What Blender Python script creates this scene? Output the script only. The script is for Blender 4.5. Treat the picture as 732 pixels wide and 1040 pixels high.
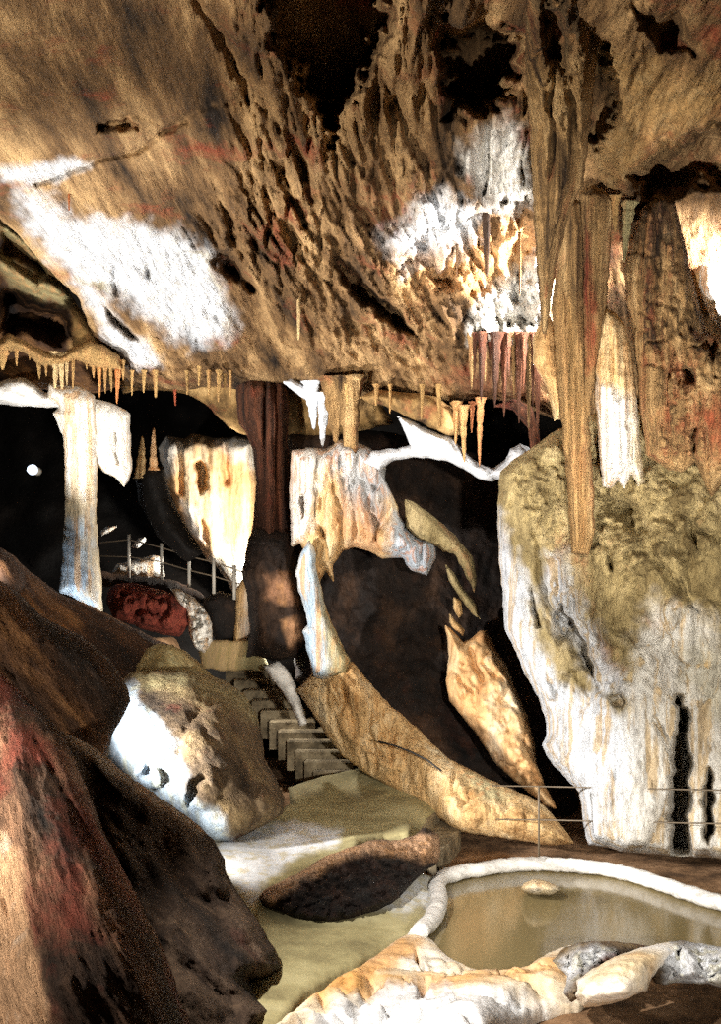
import bpy, math, random
import numpy as np

S = bpy.context.scene
COL = S.collection
for _o in list(bpy.data.objects):
    bpy.data.objects.remove(_o)

# ------------------------------------------------------------------ camera
F, HZ, CX, CZ = 1100.0, 600.0, 366.0, 3.1      # focal length in px, horizon row, centre column, eye height


def at(px, py, Y):
    return ((px - CX) / F * Y, Y, CZ + (HZ - py) / F * Y)


cam = bpy.data.cameras.new('camera')
cam.sensor_fit = 'AUTO'
cam.sensor_width = 36.0
cam.lens = F / 1040.0 * 36.0
cam.shift_y = (HZ - 520.0) / 1040.0
cam.clip_end = 200
co = bpy.data.objects.new('camera', cam)
co.location = (0, 0, CZ)
co.rotation_euler = (math.pi / 2, 0, 0)
COL.objects.link(co)
S.camera = co

# ------------------------------------------------------------------ light and exposure
S.view_settings.view_transform = 'Standard'
S.view_settings.look = 'None'
S.view_settings.gamma = 1.0
S.view_settings.use_curve_mapping = False
S.view_settings.exposure = 0.0
S.cycles.use_denoising = False
S.cycles.sample_clamp_indirect = 1.5
S.cycles.use_adaptive_sampling = False
S.cycles.max_bounces = 4
S.cycles.diffuse_bounces = 2

W = bpy.data.worlds.new('cave_air')
S.world = W
W.use_nodes = True
W.node_tree.nodes['Background'].inputs[0].default_value = (1.0, 0.8, 0.6, 1)
W.node_tree.nodes['Background'].inputs[1].default_value = 0.012


def lamp(name, loc, power, color=(1, .92, .8), target=None, cone=140, blend=.6, radius=.15):
    l = bpy.data.lights.new(name, 'SPOT' if target else 'POINT')
    l.energy = power
    l.color = color
    l.shadow_soft_size = radius
    o = bpy.data.objects.new(name, l)
    o.location = loc
    if target:
        l.spot_size = math.radians(cone)
        l.spot_blend = blend
        from mathutils import Vector
        d = Vector(target) - Vector(loc)
        o.rotation_euler = d.to_track_quat('-Z', 'Y').to_euler()
    COL.objects.link(o)
    return o


# unseen floods: show-cave lamps behind the rocks, and fills added to brighten parts
lamp('path_flood', at(-60, 720, 10.0), 2800, (1, .97, .93), at(600, 560, 13.5), 82, .5, .1)
lamp('base_fill', at(60, 650, 14.55), 60, (.86, .93, 1), at(82, 530, 15.3), 110, .7, .06)  # added fill, brightens the foot of the white column
lamp('ceiling_flood', at(-60, 620, 11.5), 2000, (1, .97, .93), at(130, 230, 14.5), 95, .7, .1)
lamp('back_flood', at(276, 560, 18.0), 800, (1, .93, .82), at(190, 520, 20), 150, .5, .1)
lamp('niche_flood', at(600, 300, 12.6), 1100, (1, .95, .88), at(500, 270, 13.6), 150, .6, .1)
lamp('edge_flood', at(790, 290, 12.0), 1100, (1, .95, .88), at(712, 270, 13.0), 120, .6, .1)
lamp('terrace_flood', at(175, 838, 10.6), 85, (1, .94, .85), at(600, 800, 12.5), 120, .7, .08)
lamp('stairs_flood', at(268, 640, 16.75), 200, (1, .94, .85), at(270, 720, 15.0), 160, .5, .06)
lamp('landing_fill', at(236, 690, 15.0), 240, (1, .94, .85), at(110, 580, 16.0), 140, .6, .06)  # added fill for the red boulder and lower column
lamp('left_fill', (-5.5, 2.0, 1.2), 7600, (1, .92, .8), at(440, 190, 12.5), 64, .7, .2)  # added off-frame light raking the ceiling from low left
lamp('front_fill', (-4.6, 2.4, 4.2), 1500, (1, .92, .82), (-1.4, 6.2, 1.2), 60, .7, .15)  # added off-frame fill on the foreground rock
lamp('pool_fill', (-2.3, 5.4, 4.5), 2300, (1, .95, .88), (1.2, 8.4, 0), 48, .7, .08)  # added off-frame fill over the terrace and pool rim
lamp('column_fill', (1.5, 3.4, .5), 6500, (1, .94, .86), at(575, 330, 12), 34, .9, .1)  # added off-frame fill for the right stalactites and niche
lamp('camera_fill', (2.2, -1.0, 3.0), 7000, (1, .94, .84), at(520, 690, 12.5), 34, .8, .2)  # added frontal fill from beside the camera


# ------------------------------------------------------------------ noise
def _perlin(p, seed):
    i = np.floor(p).astype(np.int64)
    f = p - i
    u = f * f * f * (f * (f * 6 - 15) + 10)

    def g(dx, dy, dz):
        h = (i[:, 0] + dx) * 374761393 + (i[:, 1] + dy) * 668265263 + (i[:, 2] + dz) * 2147483647 + seed * 974711
        h = (h ^ (h >> 13)) * 1274126177
        h = h & 0xffffffff
        h = ((h ^ (h >> 16)) * 2246822519) & 0xffffffff
        h = h ^ (h >> 15)
        a = (h & 1023) / 1023.0 * 2 * np.pi
        z = ((h >> 10) & 1023) / 1023.0 * 2 - 1
        r = np.sqrt(1 - z * z)
        return r * np.cos(a) * (f[:, 0] - dx) + r * np.sin(a) * (f[:, 1] - dy) + z * (f[:, 2] - dz)
    L = lambda a, b, t: a + (b - a) * t
    x00 = L(g(0, 0, 0), g(1, 0, 0), u[:, 0])
    x10 = L(g(0, 1, 0), g(1, 1, 0), u[:, 0])
    x01 = L(g(0, 0, 1), g(1, 0, 1), u[:, 0])
    x11 = L(g(0, 1, 1), g(1, 1, 1), u[:, 0])
    return L(L(x00, x10, u[:, 1]), L(x01, x11, u[:, 1]), u[:, 2])


def fbm(p, octv=4, seed=1, ridged=False, gain=.5):
    s = np.zeros(len(p))
    a = 1.0
    t = 0
    for k in range(octv):
        n = _perlin(p * 2.0 ** k + k * 17.3, seed + k)
        if ridged:
            n = 1 - 2.6 * np.abs(n)
        s += a * n
        t += a
        a *= gain
    return s / t * (1.6 if not ridged else 1.0)


# ------------------------------------------------------------------ outlines
def densify(poly, step=3.0, rough=1.2, seed=0, closed=True):
    P = np.array(poly, float)
    out = []
    n = len(P)
    for i in range(n if closed else n - 1):
        a, b = P[i], P[(i + 1) % n]
        m = max(1, int(np.hypot(*(b - a)) / step))
        for k in range(m):
            out.append(a + (b - a) * k / m)
    if not closed:
        out.append(P[-1])
    out = np.array(out)
    if rough:
        q = np.c_[out * .09, np.full(len(out), seed * 3.7)]
        out = out + rough * 1.7 * np.c_[fbm(q, 3, 11 + seed), fbm(q, 3, 47 + seed)]
    return out


def inside(x, y, P):
    r = np.zeros(len(x), bool)
    n = len(P)
    for i in range(n):
        x1, y1 = P[i]
        x2, y2 = P[(i + 1) % n]
        if y1 == y2:
            continue
        c = ((y1 > y) != (y2 > y)) & (x < (x2 - x1) * (y - y1) / (y2 - y1) + x1)
        r ^= c
    return r


def dist(x, y, P, closed=True):
    best = np.full(len(x), 1e18)
    qx = x.copy()
    qy = y.copy()
    n = len(P)
    for i in range(n if closed else n - 1):
        ax, ay = P[i]
        bx, by = P[(i + 1) % n]
        dx, dy = bx - ax, by - ay
        L = dx * dx + dy * dy
        t = np.clip(((x - ax) * dx + (y - ay) * dy) / L, 0, 1) if L > 0 else 0
        cx, cy = ax + t * dx, ay + t * dy
        d = (x - cx) ** 2 + (y - cy) ** 2
        m = d < best
        best[m] = d[m]
        qx[m] = np.broadcast_to(cx, x.shape)[m]
        qy[m] = np.broadcast_to(cy, y.shape)[m]
    return np.sqrt(best), qx, qy


def depthmap(D):
    if not isinstance(D, (list, tuple)):
        return lambda x, y: np.full(len(x), float(D))
    A = np.array(D, float)
    if len(A) == 2:
        a, b = A
        d = b[:2] - a[:2]
        return lambda x, y: a[2] + (b[2] - a[2]) * ((x - a[0]) * d[0] + (y - a[1]) * d[1]) / (d @ d)
    P, v = A[:, :2] / 100, A[:, 2]
    n = len(P)
    K = np.sqrt(((P[:, None] - P[None]) ** 2).sum(-1)) + np.eye(n) * 1e-6
    M = np.zeros((n + 1, n + 1))
    M[:n, :n] = K
    M[:n, n] = 1
    M[n, :n] = 1
    s = np.linalg.lstsq(M, np.r_[v, 0], rcond=None)[0]

    def f(x, y):
        r = np.full(len(x), s[n])
        for k in range(n):
            r = r + s[k] * np.hypot(x / 100 - P[k, 0], y / 100 - P[k, 1])
        return r
    return f


def sstep(t):
    t = np.clip(t, 0, 1)
    return t * t * (3 - 2 * t)


# ------------------------------------------------------------------ materials
def lin(c):
    return tuple(((v / 255.0) / 12.92 if v <= 10 else ((v / 255.0 + .055) / 1.055) ** 2.4) for v in c)


def rock(name, c0, c1, c2, scale=2.0, stretch=(1, 1, 1), rot=0.0, streak=(225, 165, 105), amt=.5, sscale=7.0,
         red=0.0, redcol=(150, 70, 45), bump=.5, rough=.75, srot=0.0, pos=(.34, .5, .68), grain=.55):
    """Procedural limestone: three-tone noise, red iron stain, painted mineral crust, lit and shaded tones from the 'crust' attribute with drip streaks."""
    m = bpy.data.materials.new(name)
    m.use_nodes = True
    nt = m.node_tree
    N, Lk = nt.nodes, nt.links
    bs = N['Principled BSDF']
    geo = N.new('ShaderNodeNewGeometry')

    def mapping(sc, rt):
        mp = N.new('ShaderNodeMapping')
        mp.vector_type = 'TEXTURE' if False else 'POINT'
        mp.inputs['Rotation'].default_value = (0, rt, 0)
        r2 = N.new('ShaderNodeMapping')
        r2.inputs['Scale'].default_value = sc
        Lk.new(geo.outputs['Position'], mp.inputs[0])
        Lk.new(mp.outputs[0], r2.inputs[0])
        return r2.outputs[0]

    def noise(v, sc, det=8, ro=.62):
        n = N.new('ShaderNodeTexNoise')
        n.inputs['Scale'].default_value = sc
        n.inputs['Detail'].default_value = det
        n.inputs['Roughness'].default_value = ro
        Lk.new(v, n.inputs['Vector'])
        return n.outputs[0]

    def ramp(f, stops):
        r = N.new('ShaderNodeValToRGB')
        e = r.color_ramp.elements
        while len(e) < len(stops):
            e.new(.5)
        for k, (p, c) in enumerate(stops):
            e[k].position = p
            e[k].color = (*c, 1)
        Lk.new(f, r.inputs[0])
        return r.outputs[0]

    def mix(f, a, b, mode='MIX'):
        x = N.new('ShaderNodeMix')
        x.data_type = 'RGBA'
        x.blend_type = mode
        for sock, v in ((x.inputs[0], f), (x.inputs[6], a), (x.inputs[7], b)):
            if hasattr(v, 'links'):
                Lk.new(v, sock)
            elif isinstance(v, (int, float)):
                sock.default_value = v
            else:
                sock.default_value = (*v, 1)
        return x.outputs[2]
    v1 = mapping(stretch, rot)
    n1 = noise(v1, scale)
    base = ramp(n1, [(pos[0], lin(c0)), (pos[1], lin(c1)), (pos[2], lin(c2))])
    if red:
        nr = noise(mapping((1, 1, .6), rot), 1.3, 5, .7)
        fr = ramp(nr, [(.62 - .2 * red, (0, 0, 0)), (.78 - .2 * red, (.85, .85, .85))])
        base = mix(fr, base, lin(redcol))
    at_ = N.new('ShaderNodeAttribute')
    at_.attribute_name = 'crust'
    ns = noise(mapping((1, 1, .06), srot), sscale, 4, .6)
    fs = ramp(ns, [(.5, (0, 0, 0)), (.6, (amt, amt, amt))])
    crust = mix(fs, at_.outputs['Color'], lin(streak))
    ng = noise(v1, scale * 2.3, 6, .7)
    crust = mix(.55, crust, ramp(ng, [(.3, (.55, .55, .55)), (.55, (1, 1, 1))]), 'MULTIPLY')
    col = mix(at_.outputs['Alpha'], base, crust)
    gr = noise(v1, scale * 5.5, 7, .75)
    col = mix(grain, col, ramp(gr, [(.38, (.3, .28, .26)), (.52, (1, 1, 1))]), 'MULTIPLY')
    Lk.new(col, bs.inputs['Base Color'])
    bs.inputs['Roughness'].default_value = rough
    bs.inputs['Specular IOR Level'].default_value = .3
    nf = noise(v1, scale * 4.5, 8, .7)
    b = N.new('ShaderNodeBump')
    b.inputs['Strength'].default_value = bump
    b.inputs['Distance'].default_value = .14
    Lk.new(nf, b.inputs['Height'])
    Lk.new(b.outputs[0], bs.inputs['Normal'])
    return m


def plain(name, c, rough=.6, metal=0.0, emit=0.0):
    m = bpy.data.materials.new(name)
    m.use_nodes = True
    nt = m.node_tree
    b = nt.nodes['Principled BSDF']
    n = nt.nodes.new('ShaderNodeTexNoise')
    n.inputs['Scale'].default_value = 14
    n.inputs['Detail'].default_value = 6
    r = nt.nodes.new('ShaderNodeValToRGB')
    c1 = lin(c)
    r.color_ramp.elements[0].position = .3
    r.color_ramp.elements[0].color = (*[v * .6 for v in c1], 1)
    r.color_ramp.elements[1].position = .6
    r.color_ramp.elements[1].color = (*c1, 1)
    nt.links.new(n.outputs[0], r.inputs[0])
    nt.links.new(r.outputs[0], b.inputs['Base Color'])
    b.inputs['Roughness'].default_value = rough
    b.inputs['Metallic'].default_value = metal
    if emit:
        b.inputs['Emission Color'].default_value = (*c1, 1)
        b.inputs['Emission Strength'].default_value = emit
    return m


# ------------------------------------------------------------------ mesh builders
def link(name, verts, faces, mat, parent=None, crust=None, smooth=True, origin=None):
    V = np.array(verts, float)
    if parent is not None:
        o0 = np.array(parent['_o'])
    elif origin is not None:
        o0 = np.array(origin, float)
    else:
        o0 = np.array([V[:, 0].mean(), V[:, 1].mean(), V[:, 2].min()])
    me = bpy.data.meshes.new(name)
    me.from_pydata((V - o0).tolist(), [], faces)
    if crust is not None:
        a = me.attributes.new('crust', 'FLOAT_COLOR', 'POINT')
        a.data.foreach_set('color', np.ascontiguousarray(crust, np.float32).ravel())
    me.materials.append(mat)
    if smooth:
        me.shade_smooth()
    me.update()
    o = bpy.data.objects.new(name, me)
    COL.objects.link(o)
    if parent is not None:
        o.parent = parent
    else:
        o.location = o0
    return o


def tag(o, label, cat, group=None):
    o['label'] = label
    o['category'] = cat
    if group:
        o['group'] = group
    return o


def thing(name, label, cat, loc, group=None):
    o = bpy.data.objects.new(name, None)
    o.empty_display_size = .2
    COL.objects.link(o)
    o.location = loc
    o['_o'] = list(loc)
    return tag(o, label, cat, group)


def structure(o):
    o['kind'] = 'structure'
    return o


def slab(name, poly, D, mat, bulge=.4, w=14, thick=.4, step=2.5, noise=(), pits=(), grooves=(), bumps=(), crust_tones=(),
         areas=(), ground=False, rough=1.2, seed=1, parent=None, holes=()):
    """A solid mass of rock: outline seen from the visitors' ledge, swollen to a rounded body with a real back,
    worn by 3D noise, hollowed by pits and grooves. bulge, thick, noise in metres; outline, w, step in px at its depth."""
    P = densify(poly, 3.0, rough, seed)
    x0, y0 = P.min(0)
    x1, y1 = P.max(0)
    nx, ny = int((x1 - x0) / step) + 2, int((y1 - y0) / step) + 2
    gx, gy = np.meshgrid(x0 - step / 2 + np.arange(nx + 1) * step, y0 - step / 2 + np.arange(ny + 1) * step)
    cx, cy = (gx[:-1, :-1] + step / 2).ravel(), (gy[:-1, :-1] + step / 2).ravel()
    ins = inside(cx, cy, P)
    for h in holes:
        ins &= ~inside(cx, cy, np.array(h, float))
    ins = ins.reshape(ny, nx)
    cnt = np.zeros((ny + 1, nx + 1), int)
    for dy in (0, 1):
        for dx in (0, 1):
            cnt[dy:ny + dy, dx:nx + dx] += ins
    used = cnt > 0
    idx = -np.ones(used.shape, int)
    idx[used] = np.arange(used.sum())
    x, y = gx[used].copy(), gy[used].copy()
    border = (cnt[used] < 4)
    d, qx, qy = dist(x, y, P)
    for h in holes:
        dh, hx, hy = dist(x, y, np.array(h, float))
        m = dh < d
        d[m], qx[m], qy[m] = dh[m], hx[m], hy[m]
    x[border], y[border] = qx[border], qy[border]
    d[border] = 0
    e = np.clip(d / w, 0, 1)
    prof = np.sqrt(np.clip(1 - (1 - e) ** 2, 0, 1))
    Y0 = depthmap(D)(x, y)
    wp = np.c_[(x - CX) / F * Y0, Y0, (HZ - y) / F * Y0]
    disp = bulge * prof

    def nz(specs, mask):
        s = np.zeros(len(x))
        for k, sp in enumerate(specs):
            amp, fr, kind, ang = (list(sp) + [0])[:4]
            if isinstance(fr, (int, float)):
                fr = (fr, fr, fr)
            ca, sa = math.cos(ang), math.sin(ang)
            q = np.c_[(wp[:, 0] * ca + wp[:, 2] * sa) * fr[0], wp[:, 1] * fr[1], (-wp[:, 0] * sa + wp[:, 2] * ca) * fr[2]]
            if kind == 'c':
                s -= amp * np.clip(1 - np.abs(fbm(q, 4, seed * 7 + k)) * 6, 0, 1) * mask
            else:
                s += amp * fbm(q, 5, seed * 7 + k, kind == 'r', .6) * mask
        return s
    em = np.clip(d / (w * .6), 0, 1)
    disp = disp + nz(noise, em)
    for (ap, soft, specs) in areas:
        A = np.array(ap, float)
        dd, _, _ = dist(x, y, A)
        sd = np.where(inside(x, y, A), dd, -dd)
        disp = disp + nz(specs, sstep(.5 + sd / soft * .5) * em)
    nzp = fbm(np.c_[x * .05, y * .05, np.full(len(x), seed * 2.3)], 3, 71 + seed)
    for (pp, amt, soft) in pits:
        A = densify(pp, 5, 3.0, seed + 3)
        dd, _, _ = dist(x, y, A)
        ii = inside(x, y, A)
        sd = np.where(ii, dd, -dd) + nzp * soft * .8
        disp = disp - amt * sstep(sd / soft) * em
    for (gp, r, amt) in grooves:
        A = densify(gp, 5, 2.0, seed + 5, closed=False)
        dd, _, _ = dist(x, y, A, closed=False)
        disp = disp - amt * np.exp(-(dd / r) ** 2) * em
    for (bx, by, rx, ry, rt, amt) in bumps:
        ca, sa = math.cos(rt), math.sin(rt)
        u, v = (x - bx) * ca + (y - by) * sa, -(x - bx) * sa + (y - by) * ca
        disp = disp + amt * np.sqrt(np.clip(1 - (u / rx) ** 2 - (v / ry) ** 2, 0, 1)) * np.minimum(1, em * 2)
    nzc = fbm(np.c_[x * .06, y * .06, np.full(len(x), seed * 5.1)], 4, 91 + seed)
    C = np.zeros((len(x), 4))
    C[:, :3] = .3
    for (cp, colr, soft, op) in crust_tones:
        A = np.array(cp, float)
        dd, _, _ = dist(x, y, A)
        sd = np.where(inside(x, y, A), dd, -dd) + nzc * soft * 1.3
        t = sstep(.5 + sd / soft * .5) * op
        C[:, :3] = C[:, :3] * (1 - t[:, None]) + np.array(lin(colr)) * t[:, None]
        # first crust over bare rock keeps its full colour
        C[:, :3] = np.where((C[:, 3:4] < .02) & (t[:, None] > 0), np.array(lin(colr)), C[:, :3])
        C[:, 3] = 1 - (1 - C[:, 3]) * (1 - t)
    if ground:
        fx, fy, fz = (x - CX) / F * Y0, Y0, CZ + (HZ - y) / F * Y0 + disp
        front = np.c_[fx, fy, fz]
        back = np.c_[fx, fy, CZ + (HZ - y) / F * Y0 - thick * prof]
    else:
        Yf = Y0 - disp
        Yb = Y0 + thick * prof
        front = np.c_[(x - CX) / F * Yf, Yf, CZ + (HZ - y) / F * Yf]
        back = np.c_[(x - CX) / F * Yb, Yb, CZ + (HZ - y) / F * Yb]
    n = len(x)
    bi = np.arange(n)
    inner = ~border
    bi[inner] = n + np.arange(inner.sum())
    V = np.r_[front, back[inner]]
    Cc = np.r_[C, C[inner]]
    jj, ii = np.nonzero(ins)
    a, b, c, dq = idx[jj, ii], idx[jj, ii + 1], idx[jj + 1, ii + 1], idx[jj + 1, ii]
    f1 = np.c_[a, dq, c, b]
    f2 = np.c_[bi[a], bi[b], bi[c], bi[dq]]
    same = (f2 == f1[:, [0, 3, 2, 1]]).all(1)
    faces = f1.tolist() + f2[~same].tolist()
    return link(name, V, faces, mat, parent, Cc)


def spike(name, px, ytop, ybot, wpx, Y, mat, label=None, cat='stalactite', group=None, up=False, seed=0, parent=None, lean=0.0, blunt=.12,
          crust=None):
    """Stalactite (or, up=True, stalagmite): lathe with drip rings, flutes and a wandering axis."""
    rng = random.Random(seed * 131 + int(px * 7))
    R = wpx / 2 / F * Y
    nseg, nr = 14, 26
    V, Fc = [], []
    ph = rng.random() * 6
    y0, y1 = (ybot, ytop) if up else (ytop, ybot)
    for k in range(nr + 1):
        t = k / nr
        py = y0 + (y1 - y0) * t
        r = R * ((1 - t) ** .75 * (1 - blunt) + blunt * (1 if t < .97 else .5))
        r *= 1 + .10 * math.sin(t * 23 + ph) + .06 * math.sin(t * 51 + ph * 2) + rng.uniform(-.05, .05)
        if t < .12:
            r *= 1 + (.12 - t) * 3.5
        c = at(px + lean * t + math.sin(t * 4 + ph) * wpx * .05, py, Y)
        for s in range(nseg):
            a = 2 * math.pi * s / nseg
            q = r * (1 + .16 * math.sin(3 * a + ph) + .10 * math.sin(5 * a + ph * 1.7 + t * 2))
            V.append((c[0] + q * math.cos(a), c[1] + q * math.sin(a), c[2]))
    for k in range(nr):
        for s in range(nseg):
            s2 = (s + 1) % nseg
            Fc.append((k * nseg + s, k * nseg + s2, (k + 1) * nseg + s2, (k + 1) * nseg + s))
    Fc.append(tuple(range(nseg))[::-1])
    Fc.append(tuple(nr * nseg + s for s in range(nseg)))
    C = np.zeros((len(V), 4))
    if crust:
        C[:, :3] = lin(crust)
        C[:, 3] = 1
    o = link(name, V, Fc, mat, parent, C)
    if label:
        tag(o, label, cat, group)
    return o


def tube(name, pts, r, mat, parent=None, seg=8, rvar=0.0, seed=0, flat=1.0, crust=None):
    """Swept rod through world points; rvar roughens it, flat squashes it vertically."""
    rng = random.Random(seed)
    P = np.array(pts, float)
    V, Fc = [], []
    n = len(P)
    for k in range(n):
        t = P[min(k + 1, n - 1)] - P[max(k - 1, 0)]
        t /= np.linalg.norm(t)
        ref = np.array([0, 0, 1.0]) if abs(t[2]) < .9 else np.array([1.0, 0, 0])
        u = np.cross(t, ref)
        u /= np.linalg.norm(u)
        v = np.cross(u, t)
        for s in range(seg):
            a = 2 * math.pi * s / seg
            q = r * (1 + rng.uniform(-rvar, rvar))
            V.append(P[k] + q * math.cos(a) * u + q * flat * math.sin(a) * v)
    for k in range(n - 1):
        for s in range(seg):
            s2 = (s + 1) % seg
            Fc.append((k * seg + s, k * seg + s2, (k + 1) * seg + s2, (k + 1) * seg + s))
    Fc.append(tuple(range(seg))[::-1])
    Fc.append(tuple((n - 1) * seg + s for s in range(seg)))
    C = np.zeros((len(V), 4))
    if crust:
        C[:, :3] = lin(crust)
        C[:, 3] = 1
    return link(name, V, Fc, mat, parent, C)


def box(name, corners, mat, parent=None, bev=.02):
    """Prism from 4 plan corners (x, y), z0, z1, with a worn top edge."""
    (pts, z0, z1) = corners
    P = np.array(pts, float)
    c = P.mean(0)
    V = [(*p, z0) for p in P] + [(*p, z1 - bev) for p in P]
    for p in P:
        d = (c - p)
        V.append((*(p + d / np.linalg.norm(d) * bev * 1.4), z1))
    n = len(P)
    Fc = [tuple(range(n))[::-1], tuple(range(2 * n, 3 * n))]
    for k in range(2):
        for s in range(n):
            s2 = (s + 1) % n
            Fc.append((k * n + s, k * n + s2, (k + 1) * n + s2, (k + 1) * n + s))
    return link(name, V, Fc, mat, parent, np.zeros((len(V), 4)), smooth=False)


# palette
CAL = (236, 240, 246)      # bluish white calcite, also tints areas bright with lamplight
WHT = (250, 247, 240)
CRM = (238, 205, 150)
TAN = (205, 165, 105)
OLV = (176, 164, 118)
ORG = (232, 178, 120)
PEA = (240, 190, 145)
GRY = (140, 130, 118)

M_ceil = rock('brown_limestone', (36, 25, 16), (132, 100, 64), (222, 182, 128), 2.6, (1, .12, .4), math.radians(36), red=.35, bump=1.0, amt=.22, streak=(222, 205, 160))
M_ceilr = rock('tan_limestone', (60, 42, 24), (150, 118, 72), (205, 170, 116), 2.2, (1, .3, .6), 0, red=.2, bump=.5)
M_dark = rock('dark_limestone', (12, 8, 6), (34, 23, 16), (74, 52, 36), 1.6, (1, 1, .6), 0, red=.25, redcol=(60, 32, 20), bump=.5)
M_void = rock('unlit_limestone', (6, 5, 4), (14, 10, 8), (26, 19, 14), 1.0, bump=.4)  # limestone coloured near-black to give the gloom of the unlit back room
M_calc = rock('white_calcite', (150, 136, 108), (232, 214, 178), (248, 242, 230), 3.0, (1, .5, .2), 0, streak=(226, 172, 104), amt=.75, sscale=8, bump=.8, rough=.5)
M_flow = rock('cream_flowstone', (180, 132, 78), (238, 196, 136), (250, 228, 186), 3.0, (1, 1, .16), 0, streak=(226, 150, 92), amt=.6, sscale=9, bump=.8, rough=.6)
M_oran = rock('orange_flowstone', (200, 142, 88), (240, 194, 138), (250, 230, 196), 2.2, (1, 1, .2), 0, streak=(240, 214, 170), amt=.5, bump=.3, rough=.6)
M_wall = rock('olive_flowstone', (122, 104, 66), (180, 160, 112), (212, 190, 142), 2.4, (1, .5, .35), 0, red=.22, redcol=(160, 95, 60), streak=(214, 176, 110), amt=.7, sscale=9, bump=1.0)
M_stal = rock('tan_dripstone', (58, 40, 22), (180, 142, 92), (228, 190, 134), 5.0, (1, 1, .07), 0, red=.4, redcol=(170, 80, 50), bump=1.0, amt=.5)
M_reds = rock('red_brown_dripstone', (34, 20, 13), (86, 52, 34), (140, 84, 56), 5.0, (1, 1, .07), 0, red=.45, redcol=(150, 62, 40), bump=1.0)
M_fore = rock('red_streaked_rock', (28, 20, 15), (92, 68, 52), (184, 140, 108), 5.5, (1, .3, .1), math.radians(33), red=.85, redcol=(158, 78, 60), bump=1.0, streak=(250, 235, 215), amt=.5, sscale=7)
M_slab = rock('dark_brown_rock', (30, 22, 16), (66, 50, 38), (120, 98, 78), 2.6, (1, 1, .3), math.radians(24), red=.15, redcol=(90, 50, 40), bump=.7)
M_slop = rock('orange_brown_slope', (26, 16, 9), (66, 42, 23), (134, 94, 54), 2.0, (1, 1, .4), math.radians(40), bump=.4)
M_blob = rock('grey_brown_flowstone', (52, 42, 32), (106, 88, 66), (146, 124, 88), 2.4, (1, 1, .5), math.radians(30), red=.3, redcol=(130, 66, 52), bump=.6, streak=(228, 222, 170), amt=.4)
M_redr = rock('red_boulder_rock', (80, 32, 22), (150, 66, 50), (180, 92, 70), 6.0, bump=.9)
M_path = rock('olive_cement_path', c0=(128, 118, 84), c1=(162, 152, 110), c2=(186, 176, 134), scale=1.6, grain=.15, bump=.12, streak=(206, 186, 120), amt=.5, sscale=7, rough=.85)
M_floor = rock('brown_earth_floor', (84, 62, 42), (136, 104, 74), (170, 136, 104), 2.2, bump=.3, rough=.9)
M_step = rock('grey_stone_steps', (84, 74, 56), (128, 114, 90), (158, 144, 116), 4.0, bump=.3)
M_terr = rock('white_rimstone', (206, 160, 100), (240, 222, 192), (252, 248, 242), 1.8, (.35, 1, 1), math.radians(-14), bump=.35, rough=.55, streak=(236, 190, 120), amt=.0)
M_lump = rock('crumbly_dark_earth', (14, 9, 7), (36, 22, 15), (66, 40, 28), 5.0, bump=1.0)
M_iron = plain('pale_painted_iron', (196, 190, 178), .5)
M_wire = plain('rusty_wire', (110, 96, 78), .6)

# ================================================================== SETTING
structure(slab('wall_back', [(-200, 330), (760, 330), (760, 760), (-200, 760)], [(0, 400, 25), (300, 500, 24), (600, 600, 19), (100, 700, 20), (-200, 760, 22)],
               M_void, bulge=.5, w=40, thick=1.0, step=6, noise=[(.6, .5, 'f'), (.2, 1.5, 'r')], seed=2))

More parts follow.
